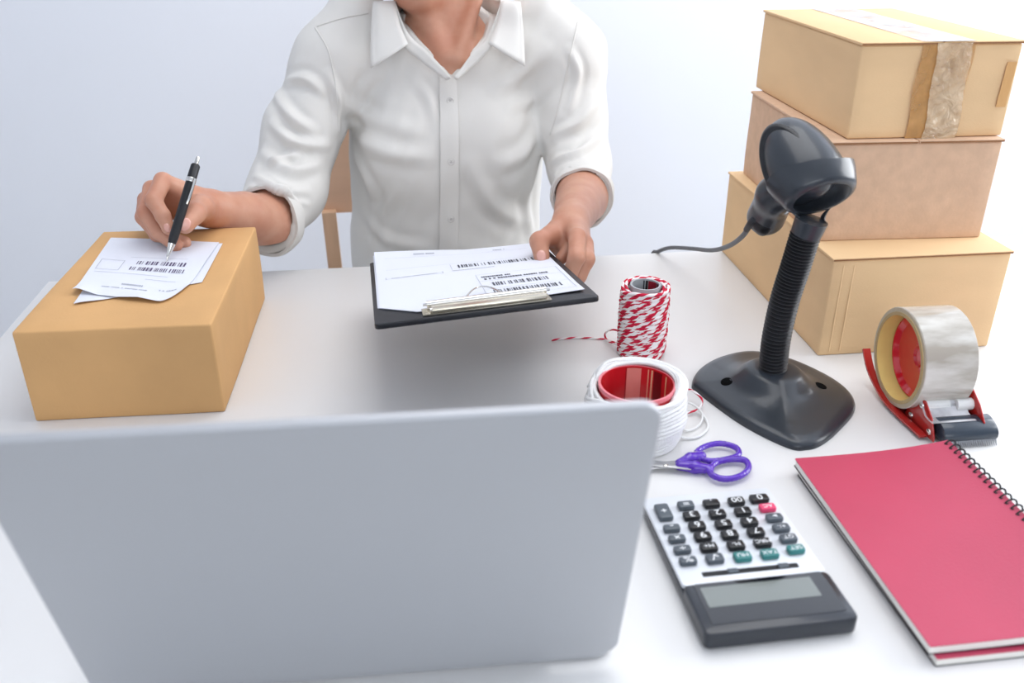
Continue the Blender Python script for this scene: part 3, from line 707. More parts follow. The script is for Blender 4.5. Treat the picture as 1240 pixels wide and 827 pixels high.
gp2 = spline(gp[::8], 30); L = len(gp2); rr = np.array([.0149+.0013*math.sin(i/L*2*math.pi*42) for i in range(L)])
build('gooseneck', MB().tube(gp2, rr, 28), M_black, st, auto=0)
build('neck_collar', MB().tube(spline([at(975.5, 284, .849), at(979, 276, .848), at(983, 266, .847)], 3), np.linspace(.0158, .0172, 7), 28), M_scan, st)
aA = unit(.16*RT+A(0, -.80, -.60)); uA = unit(RT-aA*(RT@aA)); vA = np.cross(aA, uA); uA = unit(uA*math.cos(.18)-vA*math.sin(.18)); vA = np.cross(aA, uA); FR = np.stack([uA, vA, aA], 1)   # columns
RC = at(983, 215, .862)      # centre of the upper rim
def cupring(k, t, th):    # k 0 rim .. 1 lower opening
    su = .0495*(1-k)+.0385*k; sv = .036*(1-k)+.030*k; su -= th; sv -= th
    # front lip (towards camera, -v side or +v) is higher at both ends
    lift = -.006*math.cos(2*t)*(1-k)
    return RC+FR@A(su*math.cos(t), sv*math.sin(t), .027*k-.005*math.cos(2*t)*(1-k))
V = []; F = []; n = 56; loop = [(0, 0), (.25, -.0006), (.5, -.0004), (.8, 0), (.93, .0010), (1.0, .0045), (1.0, .0065), (.9, .0050), (.5, .0030), (0.02, .0025)]
for k, th in loop:
    for j in range(n): V.append(cupring(k, 2*math.pi*j/n, th))
m = len(loop)
for i in range(m):
    for j in range(n): F.append((i*n+j, ((i+1) % m)*n+j, ((i+1) % m)*n+(j+1) % n, i*n+(j+1) % n))
mb = MB(); mb.add(V, F); build('holder_cup', mb, M_scan, st, auto=50)
for sg in (-1, 1):
  yk = MB(); yk.sheet(lambda u, v: (RC+FR@A(sg*(.030-.018*v)*(1-.0*u), -.020-.010*v+.004*u, .022+.0*v))*(1-v)+(at(983, 268, .847)+A(sg*.013, -.004+.012*u, 0))*v, 4, 8, .0022)
  build('cup_bracket', yk, M_scan, st)
# the scanner itself
hc = RC-aA*.004
H1p = at(940, 236, .905); H2p = at(928, 262, .935)
ops = [('u', ell(hc+uA*-.003, (.0405, .0325, .073), FR), .01), ('i', half(RC+aA*.004, aA), .003), ('u', cone(hc-aA*.0, H1p, .026, .020), .012), ('u', cone(H1p, H2p, .020, .0215), .01),
       ('s', cone(hc-aA*.080-vA*.046, hc-aA*.01-vA*.052, .020, .016), .006)]
ops_cut = ops
f = field(ops_cut); allp = np.array([RC, H1p, H2p, RC-aA*.07, RC+aA*.05])
bs = build('barcode_scanner', surf(f, allp.min(0)-.05, allp.max(0)+.05, .0016), M_scan, auto=0)
tag(bs, 'dark grey handheld barcode scanner resting in the gooseneck stand', 'scanner')
build('scan_window', MB().lathe([(.0, 0), (.023, 0), (.023, .001), (0, .001)], RC+aA*.0045, FR, n=40, sy=.72), M_gloss, bs)
build('back_shell_rim', surf(field([('u', ell(hc-uA*.006+vA*.0, (.0420, .0315, .0745), FR), .01), ('i', lambda P: np.abs((P-hc)@unit(uA*.75-vA*.5)+.028)-.0022, .001), ('i', lambda P: (P-RC)@aA+.0, .001)]), allp.min(0)-.05, allp.max(0)+.05, .0014), M_black, bs, auto=0)
kc = at(923, 261, .925); kd = unit(A(-.80, -.45, -.1))
KF = np.stack([unit(np.cross(kd, A(0, 0, 1))), unit(np.cross(np.cross(kd, A(0, 0, 1)), kd)), kd], 1)
build('handle_end', surf(field([('u', ell(kc, (.016, .0245, .0085), KF), .01), ('u', ell(kc+kd*.002-A(0, 0, .006), (.010, .014, .009), KF), .004)]), kc-.035, kc+.035, .0014), M_black, bs, auto=0)
cs = at(911, 268, .925)
cb = spline([cs, at(899, 286, .965), at(882, 298, 1.03), at(862, 303, 1.11), at(838, 301, 1.20), at(812, 300, 1.28), at(796, 305, 1.325), at(789, 311, 1.345), A(.385, 1.352, -.10), A(.40, 1.37, -.30)], 10)
build('cable', MB().tube(cb, .0031, 10), M_cable, bs)
build('cable_sleeve', MB().tube(spline([kc+kd*.004, cs, at(904, 278, .942)], 4), np.linspace(.0054, .0036, 9), 12), M_rubber, bs)
# ------------------------------------------------------------------ tape dispenser
TC = A(.534, .818, .062); tl = .058
Rx = np.stack([A(0, 1, 0), A(0, 0, 1), A(1, 0, 0)], 1)     # lathe axis -> +x
td = thing('tape_dispenser', 'red metal hand tape dispenser with black blade guard beside the boxes', 'tape dispenser', (.585, .80, 0))
tr = thing('tape_roll', 'wide roll of clear tape with a yellow core on the red dispenser', 'tape', TC+A(tl/2, 0, -.05))
XR = rz(-.03)
def LX(prof, n=56, close=True): return MB().lathe(prof, (0, 0, 0), Rx, n=n, close=close).xf(XR, TC)
build('tape_winding', LX([(.0508, 0), (.0556, 0), (.0562, .0008), (.0562, tl-.0008), (.0556, tl), (.0508, tl)]), M_roll, tr)
build('winding_side', LX([(.0508, -.0003), (.0552, -.0003), (.0552, .0002), (.0508, .0002)]), M_rollside, tr, label='creamy edge of the wound tape')
build('card_core', LX([(.0475, -.0008), (.0508, -.0008), (.0508, tl+.001), (.0475, tl+.001)]), M_core, tr)
build('core_rim', LX([(.0472, -.0012), (.0510, -.0012), (.0510, -.0007), (.0472, -.0007)]), M_coreE, tr)
build('hub', LX([(0, .026), (.010, .0255), (.012, .0235), (.030, .0235), (.040, .022), (.0445, .017), (.0462, .017), (.0462, .055), (0, .055)], close=False), M_redhub, td)
def plate(poly, x0, x1, bev=.0006):   # outline in the (y,z) plane, thickness along x
    return MB().prism(poly, x0, x1, lambda V: np.stack([np.array(V)[:, 2], np.array(V)[:, 0], np.array(V)[:, 1]], 1), bev=bev)
xr = TC[0]+tl+.002
build('side_plate', plate([(.86, .03), (.875, .06), (.86, .085), (.83, .095), (.80, .075), (.775, .050), (.752, .036), (.738, .022), (.742, .006), (.79, .003), (.835, .010)], xr, xr+.002), M_red, td)
# curved brake strip rising at the left of the roll, width along x
cp = spline([onz(1045, 423, .038), onz(1048, 440, .026), onz(1054, 458, .0145), onz(1068, 484, .0055), onz(1085, 503, .0038), onz(1100, 517, .0035), onz(1114, 530, .0035)], 6)
strip = MB().sheet(lambda u, v: cp[int(round(v*(len(cp)-1)))]+A(-.001+.009*u, 0, 0), 2, len(cp), .0025)
build('curved_arm', strip, M_red, td)
floorp = MB().box((.567, .790, .0030), (.062, .075, .002), bev=.0005); build('bottom_plate', floorp, mat('dark_red_enamel', (120, 20, 22), .35, coat=.3), td)
fx = TC[0]+.006
build('front_bracket', plate([(.795, .003), (.792, .014), (.775, .036), (.764, .037), (.748, .026), (.737, .008), (.737, .003)], fx, fx+.002), M_red, td)
for y_, z_ in ((.783, .009), (.747, .010), (.768, .030)):
    build('screw', MB().lathe([(.0036, 0), (.0032, .0012), (.0015, .002), (0, .002)][::1], (0, 0, 0), Rx@rx(math.pi), n=16).xf(np.eye(3), A(fx, y_, z_)), M_chrome, td)
build('roller', MB().tube([(fx+.004, .771, .027), (fx+.030, .771, .027)], .0085, 24), M_whitep, td)
build('roller', MB().tube([(xr-.018, .765, .030), (xr+.001, .765, .030)], .0066, 24), M_whitep, td)
build('rod', MB().tube([(fx, .765, .030), (xr, .765, .030)], .0018, 10), M_steel, td)
gd = MB().prism([(y*1.0, z*1.0) for y, z in smooth_closed([(.756, .022, 0), (.742, .0225, 0), (.731, .016, 0), (.730, .007, 0), (.740, .003, 0), (.755, .005, 0)], 4)[:, :2]], fx+.008, xr+.014, lambda V: np.stack([np.array(V)[:, 2], np.array(V)[:, 0], np.array(V)[:, 1]], 1), bev=.001)
build('blade_guard', gd, M_guard, td)
teeth = MB(); nt_ = 22; xa, xb = fx+.014, xr+.013
for i in range(nt_):
    x = xa+(xb-xa)*i/nt_; d_ = (xb-xa)/nt_
    teeth.add([(x, .731, .008), (x+d_, .731, .008), (x+d_/2, .7255, .001), (x, .7325, .008), (x+d_, .7325, .008), (x+d_/2, .727, .001)], [(0, 1, 2), (3, 5, 4), (0, 2, 5, 3), (1, 4, 5, 2), (0, 3, 4, 1)])
build('saw_teeth', teeth, M_steel, td, smooth=False)
tape_lead = MB().sheet(lambda u, v: A(TC[0]+.004+.050*u, *(spline([A(.790, .020), A(.780, .034), A(.771, .0362), A(.757, .0240), A(.742, .0232)], 3)[int(round(v*12))])), 3, 13, .0002)
build('tape_end', tape_lead, M_tapeT, tr)
# ------------------------------------------------------------------ chair
ch = thing('wooden_chair', 'pale wooden chair the person sits on, its back showing beside the arm', 'chair', (.06, 1.60, -TZ))
def rot_sheet(pts, m, nm): pass
br = MB().prism(rrect(-.158, -.038, .235, .24, .022), 0, .018, lambda V: np.stack([np.array(V)[:, 0], 1.715+np.array(V)[:, 1]*.12+np.array(V)[:, 2], np.array(V)[:, 1]], 1), bev=.002)
build('backrest', br, mat('chair_panel_wood', (226, 186, 156), .5, var=.08, vscale=10, stretch=(.6, 3, 3)), ch)
for sx in (-.139, .215): build('rear_post', MB().tube([(sx, 1.70, -.03), (sx+.003, 1.695, -.16), (sx+.002, 1.70, -.31), (sx, 1.76, -TZ)], .0200, 4, sq=.9, upv=(0.7, .7, 0)), M_wood, ch)
build('seat', MB().prism(rrect(-.17, 1.28, .25, 1.71, .04), -.315, -.290, bev=.004), M_wood, ch)
for sx in (-.14, .22): build('front_leg', MB().tube([(sx, 1.32, -.31), (sx, 1.31, -TZ)], .021, 4), M_wood, ch)
# ------------------------------------------------------------------ person
S1a, S1b, S1c, S1d = at(402, 74, 1.50), at(366, 160, 1.465), at(348, 230, 1.415), at(322, 268, 1.330)
S2a, S2b, S2c, S2d = at(690, 68, 1.50), at(694, 140, 1.465), at(701, 200, 1.41), at(705, 240, 1.310)
W1 = A(-.250, 1.236, .127); W2 = at(691, 268, 1.135)
NB = A(.088, 1.525, .30); HC = A(.052, 1.478, .485)
# head and neck frame
hd = unit(A(-.30, -1, -.42)); hr = unit(np.cross(hd, A(.12, 0, 1))); hu = np.cross(hr, hd); HF = np.stack([hr, hd, hu], 1)  # right, forward, up
hp = lambda x, y, z: HC+HF@A(x, y, z)
body_ops = [('u', ell(A(.085, 1.53, .15), (.150, .095, .17)), .02), ('u', ell(A(.085, 1.52, -.05), (.125, .088, .24)), .05), ('u', cone(S1a+A(.02, 0, -.01), S2a+A(-.02, 0, -.01), .043, .043), .05),
            ('u', cone(NB-A(0, -.01, .06), NB+A(-.004, .0, .01), .060, .056), .05), ('u', cone(NB, hp(0, -.035, -.04), .054, .055), .03),
            ('u', ell(A(.088, 1.462, .245), (.085, .03, .06)), .03),
            ('u', ell(hp(0, -.012, .035), (.074, .092, .090), HF), .02), ('u', ell(hp(0, .022, -.035), (.060, .062, .068), HF), .03),
            ('u', ell(hp(0, .052, -.090), (.030, .026, .022), HF), .03), ('u', cone(hp(0, .083, .012), hp(0, .101, -.022), .007, .012), .012), ('u', cone(hp(-.014, .088, -.026), hp(.014, .088, -.026), .006, .006), .008),
            ('u', ell(hp(0, .081, -.050), (.024, .012, .009), HF), .012), ('u', ell(hp(0, .086, .036), (.045, .012, .012), HF), .02),
            ('u', ell(hp(.076, -.008, -.002), (.008, .020, .032), HF), .004), ('u', ell(hp(-.076, -.008, -.002), (.008, .020, .032), HF), .004),
            ('s', ell(hp(.031, .094, .012), (.017, .012, .011), HF), .010), ('s', ell(hp(-.031, .094, .012), (.017, .012, .011), HF), .010)]
# neck tendons and collar bones
body_ops += [('u', cone(at(580, -10, 1.485), at(556, 70, 1.440), .010, .007), .022), ('u', cone(at(512, 10, 1.485), at(536, 66, 1.445), .009, .006), .022)]
fb = field(body_ops)
bodym = surf(fb, A(-.16, 1.35, -.33), A(.36, 1.66, .64), .0045)
def merge(a, b): a.add(b.v, b.f); return a
def hand(ops, fore, box, h=.0013):
    return surf(field(ops), box[0], box[1], h)
# --- writing hand (her right, picture left)
def finger(ops, pts, rad, k=.0035):
    for i in range(len(pts)-1): ops.append(('u', cone(pts[i], pts[i+1], rad[i], rad[i+1]), k))
el1 = S1c+A(0, 0, -.006); el2 = S2c+A(0, 0, -.004)
mi, mm, mr, mp = at(197, 219, 1.185), at(184, 229, 1.195), at(177, 242, 1.205), at(177, 256, 1.215)
ops = [('u', cone(el1, S1d, .038, .0405), .004), ('u', cone(S1d, S1d+(W1-S1d)*.5, .0405, .0355), .004), ('u', cone(S1d+(W1-S1d)*.5, W1, .0355, .0270), .004)]
Wp = W1+A(-.006, -.004, .004)
for q, r0, r1 in ((mi, .020, .0105), (mm, .020, .0105), (mr, .019, .0100), (mp, .018, .0095)):
    ops.append(('u', cone(Wp+(q-Wp)*.12, q, r0, r1), .012))
ops.append(('u', cone(at(250, 256, 1.215), at(238, 254, 1.185), .019, .015), .012))     # thenar
def nm(p, z=0): return p
hand1_f = dict(index=[mi, at(186, 243, 1.150), at(197, 261, 1.134), at(204, 277, 1.127)], middle=[mm, at(177, 258, 1.158), at(192, 281, 1.142), at(213, 297, 1.130)],
               ring=[mr, at(174, 263, 1.172), at(190, 284, 1.156), at(224, 293.5, 1.143)], little=[mp, at(181, 272, 1.19), at(197, 285, 1.175), at(214, 288, 1.165)])
for nme, pts in hand1_f.items():
    s = {'index': 1.0, 'middle': 1.02, 'ring': .97, 'little': .85}[nme]
    finger(ops, pts, [.0112*s, .0106*s, .0094*s, .0082*s])
th = [at(243, 251, 1.185), at(235, 258, 1.150), at(224, 272, 1.126)]
finger(ops, [at(246, 252, 1.20)]+th, [.0185, .0155, .0135, .0116], .006)
f1 = field(ops); allp = np.array([el1, W1, mi, mm, mr, mp]+hand1_f['ring']+th)
h1m = surf(f1, allp.min(0)-.045, allp.max(0)+.045, .0015)
# --- hand on the clipboard (her left, picture right)
tt = [at(666, 286, 1.088), at(653, 292, 1.070), at(656, 312, 1.052)]
ops = [('u', cone(el2, S2d, .039, .0410), .004), ('u', cone(S2d, S2d+(W2-S2d)*.5, .0410, .0335), .004), ('u', cone(S2d+(W2-S2d)*.5, W2, .0335, .0262), .004)]
m2i, m2m, m2r, m2l = at(699, 287, 1.055), at(708, 296, 1.068), at(708, 302, 1.09), at(704, 306, 1.11)
for q, r0, r1 in ((m2i, .018, .0110), (m2m, .018, .0105), (m2r, .017, .010), (m2l, .016, .0092)):
    ops.append(('u', cone(W2+(q-W2)*.1, q, r0, r1), .012))
h2f = dict(index=[m2i, at(698, 312, 1.015), at(690, 332, 1.012), at(672, 338, 1.02)], middle=[m2m, at(710, 314, 1.035), at(701, 335, 1.028), at(682, 342, 1.035)],
           ring=[m2r, at(709, 318, 1.06), at(698, 336, 1.05), at(680, 341, 1.055)], little=[m2l, at(703, 320, 1.085), at(693, 334, 1.08), at(678, 338, 1.08)])
for nme, pts in h2f.items():
    s = {'index': 1.0, 'middle': 1.02, 'ring': .96, 'little': .84}[nme]
    finger(ops, pts, [.0116*s, .0108*s, .0094*s, .0082*s])
ops.append(('u', cone(W2+A(-.004, -.01, 0), tt[0], .021, .0132), .010))
ops.append(('u', cone(W2, at(686, 299, 1.088), .020, .0150), .010))
ops.append(('u', cone(at(673, 296, 1.10), at(684, 306, 1.095), .011, .013), .004))
ops.append(('u', cone(at(690, 300, 1.075), at(679, 314, 1.062), .0095, .0080), .003))
finger(ops, tt, [.0125, .0120, .0104], .005)
f2 = field(ops); allp = np.array([el2, W2, m2i, m2m, m2l]+h2f['middle']+h2f['index']+tt)
h2m = surf(f2, allp.min(0)-.045, allp.max(0)+.045, .0015)
def relax(mb, wfn, it):
    V = np.array(mb.v); F = np.array(mb.f); E = np.vstack([F[:, [0, 1]], F[:, [1, 2]], F[:, [2, 3]], F[:, [3, 0]]]); n = len(V); w = wfn(V)[:, None]
    deg = np.bincount(E.ravel(), minlength=n)[:, None]+1e-9
    for _ in range(it):
        S = np.zeros_like(V)
        for c in range(3): S[:, c] = np.bincount(E[:, 0], V[E[:, 1], c], n)+np.bincount(E[:, 1], V[E[:, 0], c], n)
        V = V+w*.8*(S/deg-V)
    mb.v = V.tolist()
relax(h1m, lambda V: np.clip((V-W1)@unit(S1d-W1)/.02+.6, .05, 1), 30); relax(h2m, lambda V: np.clip((V-W2)@unit(S2d-W2)/.03+1.1, .07, 1), 130)
person = build('person', merge(merge(bodym, h1m), h2m), M_skin, loc=(.085, 1.50, -TZ), auto=0)
tag(person, 'person in a white button shirt writing on a package and holding a clipboard', 'person')
def nail(f, px, py, r, R3, start=.9):
    p = trace(f, px, py, start); e = 1e-3; n = unit(np.array([f((p+np.eye(3)[i]*e)[None])[0]-f((p-np.eye(3)[i]*e)[None])[0] for i in range(3)]))
    d = R3-n*(R3@n); d = unit(d); s = np.cross(n, d)
    return build('fingernail', surf(field([('u', ell(p-n*.0018, (r[0], r[1], .0030), np.stack([s, d, n], 1)), .01)]), p-.02, p+.02, .0008), M_nail, person, auto=0)
nail(f1, 223.5, 271.5, (.0072, .0088), th[2]-th[1]); nail(f1, 202.5, 275.5, (.0042, .0062), hand1_f['index'][3]-hand1_f['index'][2]); nail(f2, 655.5, 309.5, (.0062, .0078), tt[2]-tt[1])
# --- eyes, lips, hair (above the picture)
for sx in (-.031, .031):
    e_ = build('eye', MB().lathe([(.0115*math.sin(a), -.0115*math.cos(a)) for a in np.linspace(0, math.pi, 12)], hp(sx, .0665, .012), n=20), M_eye, person)
    build('iris', MB().lathe([(.0058, 0), (.004, .001), (0, .0014)], hp(sx, .0773, .010), np.stack([hr, hu, hd], 1), n=16), M_iris, e_)
for sx in (-1, 1): build('eyebrow', surf(field([('u', cone(hp(sx*.018, .0905, .036), hp(sx*.045, .080, .039), .0032, .0018), .002)]), hp(sx*.031, .085, .036)-.03, hp(sx*.031, .085, .036)+.03, .0012), M_hair, person, auto=0)
build('lips', surf(field([('u', ell(hp(0, .0905, -.046), (.021, .006, .0045), HF), .004), ('u', ell(hp(0, .0905, -.055), (.018, .006, .005), HF), .003)]), hp(0, .09, -.05)-.035, hp(0, .09, -.05)+.035, .0015), M_lip, person, auto=0)
build('hair', surf(field([('u', ell(hp(0, -.024, .048), (.084, .096, .094), HF), .01), ('s', ell(hp(0, .085, -.030), (.066, .075, .100), HF), .012), ('s', ell(hp(0, .0, -.085), (.12, .14, .07), HF), .01), ('u', ell(hp(0, -.115, .03), (.034, .032, .034), HF), .015)]), HC-.17, HC+.17, .004), M_hair, person, auto=0)
# --- shirt
VC = [at(482, -6, 1.46), at(490, 30, 1.45), at(515, 58, 1.43), at(530, 72, 1.42), at(547, 94, 1.41), at(568, 68, 1.42), at(588, 48, 1.43), at(597, 25, 1.45), at(604, -6, 1.46)]
def shirt_ops():
    ops = [('u', ell(A(.085, 1.53, .15), (.166, .110, .185)), .02), ('u', ell(A(.077, 1.52, -.06), (.170, .106, .26)), .06),
           ('u', cone(S1a+A(.015, 0, .0), S2a+A(-.015, 0, .0), .053, .053), .05),
           ('u', cone(NB+A(0, .01, -.035), NB+A(0, .012, .012), .085, .066), .05),
           ('u', ell(A(.018, 1.452, .150), (.070, .050, .080)), .05), ('u', ell(A(.152, 1.452, .150), (.070, .050, .080)), .05),
           ('u', cone(at(432, 24, 1.52), S1a, .050, .052), .04), ('u', cone(at(655, 20, 1.52), S2a, .050, .050), .04), ('u', cone(S1a, S1b, .055, .056), .03), ('u', cone(S1b, S1c, .056, .058), .03), ('u', cone(S1c, S1d, .058, .050), .02),
           ('u', cone(S2a, S2b, .055, .050), .03), ('u', cone(S2b, S2c, .050, .049), .03), ('u', cone(S2c, S2d, .049, .044), .02)]
    return ops
so = shirt_ops(); fs0 = field(so)
# cloth folds: soft rolls laid on the cloth, picked where the photograph shows them (start, end, radius, height)
FOLDS = [
 [(330, 150), (356, 172), (396, 176)], [(318, 185), (350, 206), (384, 200)], [(308, 213), (336, 232), (372, 232)], [(335, 112), (352, 140), (378, 158)],
 [(398, 90), (410, 120), (411, 160)], [(345, 100), (370, 95), (390, 110)], [(312, 238), (334, 252), (358, 252)], [(322, 200), (345, 190), (365, 186)],
 [(312, 214), (342, 232), (366, 256)], [(303, 226), (330, 248), (352, 276)], [(326, 222), (352, 240), (374, 248)], [(672, 165), (700, 150), (722, 120)], [(670, 195), (700, 185), (730, 160)], [(672, 214), (700, 208), (734, 190)], [(676, 228), (702, 224), (734, 212)], [(690, 60), (700, 90), (690, 130)],
 [(420, 160), (470, 185), (520, 190)], [(412, 120), (440, 140), (500, 160)], [(425, 180), (445, 220), (450, 300)], [(440, 260), (470, 290), (520, 300)],
 [(660, 160), (630, 190), (600, 200)], [(655, 190), (640, 230), (645, 290)], [(600, 110), (630, 90), (660, 60)], [(640, 270), (600, 250), (570, 200)], [(455, 90), (440, 110), (430, 150)],
 [(620, 130), (645, 120), (670, 95)], [(480, 230), (465, 260), (468, 310)], [(505, 100), (520, 120), (528, 150)]]
rads = [.010, .011, .009, .010, .008, .009, .008, .008, .006, .006, .006, .010, .009, .008, .008, .008, .016, .015, .014, .012, .016, .013, .012, .016, .010, .012, .012, .010]
# open sleeve ends, hem and neck
d1 = unit(S1d-S1c); d2 = unit(S2d-S2c)
# cut sleeve end caps flat, then hollow them
def sleeve_cut(c, d):
    return lambda P: np.maximum(np.maximum(-((P-c)@d), np.linalg.norm(P-c, axis=1)-.085), -1)
for c, d, f_in in ((S1d, unit(W1-S1c), None), (S2d, unit(W2-S2c), None)):
    so.append(('s', sleeve_cut(c-d*.0, d), .003))
so.append(('s', cone(S1d+(el1-S1d)*.4, S1d+unit(W1-S1c)*.05, .042, .044), .003))
so.append(('s', cone(S2d+(el2-S2d)*.4, S2d+unit(W2-S2c)*.05, .039, .040), .003))
# V opening: wedge pushed in from the front
vp = np.array(VC); V2 = np.stack([vp[:, 0], vp[:, 2]], 1); V2 = np.vstack([V2, [V2[-1][0], .46], [V2[0][0], .46]])
def wedge(P):
    q = P[:, [0, 2]]; d = np.full(len(P), 1e9); inside = np.zeros(len(P), bool); n = len(V2)
    for i in range(n):
        a, b = V2[i], V2[(i+1) % n]; e = b-a; w_ = q-a; t = np.clip((w_@e)/(e@e), 0, 1); d = np.minimum(d, np.linalg.norm(w_-t[:, None]*e, axis=1))
        c = ((a[1] > q[:, 1]) != (b[1] > q[:, 1])) & (q[:, 0] < (b[0]-a[0])*(q[:, 1]-a[1])/(b[1]-a[1]+1e-12)+a[0]); inside ^= c
    s = np.where(inside, -d, d); return np.maximum(s, P[:, 1]-1.50)
so.append(('s', wedge, .002))
so.append(('s', cone(NB+A(0, .012, .075), NB+A(-.01, .0, .25), .058, .062), .004))
fs = field(so)
lo = A(-.28, 1.28, -.30); hi = A(.40, 1.68, .42)
def proj(q): return 620+FPX*((q-CAM)@RT)/((q-CAM)@FW), 413.5-FPX*((q-CAM)@UP)/((q-CAM)@FW)
sm = surf(fs, lo, hi, .0034, newton=1)
SV = np.array(sm.v); e_ = .002
SN = np.stack([fs0(SV+np.eye(3)[i]*e_)-fs0(SV-np.eye(3)[i]*e_) for i in range(3)], 1); SN /= np.linalg.norm(SN, axis=1)[:, None]+1e-9
disp = .0012*np.sin(SV[:, 0]*55+SV[:, 2]*38+2*np.sin(SV[:, 2]*21))*np.sin(SV[:, 2]*24-SV[:, 0]*13)+.0005*np.sin(SV[:, 0]*130-SV[:, 2]*90+3*np.sin(SV[:, 0]*31))
for pth, r in zip(FOLDS, rads):
    P = spline([trace(fs0, *p) for p in pth], 5)
    if np.abs(fs0(P)).max() > .03: continue
    n = len(P); best = np.full(len(SV), 1e9); amp = np.zeros(len(SV))
    lo_, hi_ = P.min(0)-.05, P.max(0)+.05; m = ((SV > lo_) & (SV < hi_)).all(1); Q = SV[m]; bd = np.full(len(Q), 1e9); ba_ = np.zeros(len(Q))
    for i in range(n-1):
        v_ = P[i+1]-P[i]; t_ = np.clip(((Q-P[i])@v_)/(v_@v_+1e-12), 0, 1); d_ = np.linalg.norm(Q-P[i]-t_[:, None]*v_, axis=1)
        k_ = d_ < bd; bd = np.where(k_, d_, bd); ba_ = np.where(k_, np.sin(math.pi*np.clip((i+t_)/(n-1)*.86+.07, 0, 1)), ba_)
    g_ = bd/r; body = pth[0][0] > 405 and pth[0][0] < 662; disp[m] += r*(.42 if body else .85)*ba_*(np.exp(-(1.25*g_)**2)-.45*np.exp(-(1.4*g_-2)**2))
sm.v = (SV+SN*disp[:, None]*(np.abs(fs0(SV)) < .004)[:, None]).tolist()
shirt = build('shirt', sm, M_shirt, person, auto=0, label='white linen shirt with rolled sleeves')
# cuffs: turned-up bands at the sleeve ends
def cuff(c, d, r, wlen, sq):
    u = unit(np.cross(d, A(0, 0, 1))); v = np.cross(d, u); V = []; F = []; n = 48
    prof = [(r-.002, 0), (r+.0025, -.001), (r+.0038, wlen*.3), (r+.0042, wlen*.8), (r+.0030, wlen), (r-.004, wlen)]
    for (a, b) in prof:
        for j in range(n):
            t_ = 2*math.pi*j/n; ww = 1+.02*math.sin(3*t_+a*50)+.012*math.sin(7*t_+b*90)
            V.append(c-d*b*1.0+(u*math.cos(t_)+v*math.sin(t_)*sq)*a*ww+d*.0015*math.sin(4*t_))
    for i in range(len(prof)):
        for j in range(n): i2 = (i+1) % len(prof); F.append((i*n+j, i2*n+j, i2*n+(j+1) % n, i*n+(j+1) % n))
    mb = MB(); mb.add(V, F); return mb
build('cuff', cuff(S1d, unit(W1-S1c), .0510, .022, 1.0), M_shirt, shirt); build('cuff', cuff(S2d, unit(W2-S2c), .0455, .022, 1.0), M_shirt, shirt)
# placket, buttons
from mathutils.bvhtree import BVHTree
bv = BVHTree.FromPolygons([Vector(v) for v in sm.v], sm.f)
def srf(px, py, off):
    h = bv.ray_cast(Vector(CAM), Vector(unit(ray(px, py)))); n = Vector((0, -1, .15)) if h[0] is None else h[1]
    if h[0] is None: return trace(fs, px, py, .9, off)
    n = n if n.y < 0 else -n
    return np.array(h[0])+unit(np.array(n)*.5+A(0, -1, .15)*.5)*off
def seam(pts, r=.0011):
    P = spline([A(*p, 0) for p in pts], 14)[:, :2]; Q = np.array([srf(x, y, .0006) for x, y in P])
    for _ in range(2): Q[1:-1] = (Q[:-2]+2*Q[1:-1]+Q[2:])/4
    return MB().tube(Q, r, 6)
for sp_ in ([(382, 34), (397, 60), (405, 95), (409, 130), (410, 160)], [(700, 26), (692, 60), (685, 90), (676, 130), (666, 163)], [(384, 32), (415, 22), (446, 16)]): build('seam', seam(sp_), M_shirt, shirt, auto=0)
def ribbon(pa, pb, off, th, nseg=24, nw=4):
    A_ = spline([A(*p, 0) for p in pa], 6)[:, :2]; B_ = spline([A(*p, 0) for p in pb], 6)[:, :2]
    def f(u, v):
        i = v*(len(A_)-1); k = min(int(i), len(A_)-2); t_ = i-k; a = A_[k]*(1-t_)+A_[k+1]*t_; b = B_[k]*(1-t_)+B_[k+1]*t_
        p = a*(1-u)+b*u; e = off*(1 if 0 < u < 1 else .55); return srf(p[0], p[1], e)
    return MB().sheet(f, nw, nseg, th)
pk = build('placket', ribbon([(532, 80), (533, 150), (533, 230), (532, 330)], [(552, 96), (555, 150), (555, 230), (554, 330)], .0030, .0022, 40, 5), M_shirt, shirt)
for bxp, byp in ((545, 122), (546, 195), (546, 264)):
    p = srf(bxp, byp, .0036); n_ = unit(A(0, -1, .12)); BF = np.stack([unit(np.cross(n_, A(0, 0, 1))), unit(np.cross(np.cross(n_, A(0, 0, 1)), n_)), n_], 1)
    b_ = build('button', MB().lathe([(.0056, 0), (.0060, .0008), (.0056, .0020), (.0046, .0022), (.0042, .0016), (0, .0015)], p, BF, n=28), M_button, shirt)
    th_ = MB()
    for ox in (-.0013, .0013):
        for oz in (-.0013, .0013): th_.lathe([(.0006, 0), (.0006, .0002), (0, .0002)], p+BF@A(ox, oz, .0016), BF, n=8)
    th_.tube([p+BF@A(-.0013, -.0013, .0019), p+BF@A(.0013, .0013, .0019)], .0003, 5).tube([p+BF@A(.0013, -.0013, .0019), p+BF@A(-.0013, .0013, .0019)], .0003, 5)
    build('button_thread', th_, M_thread, shirt)
tm = MB()
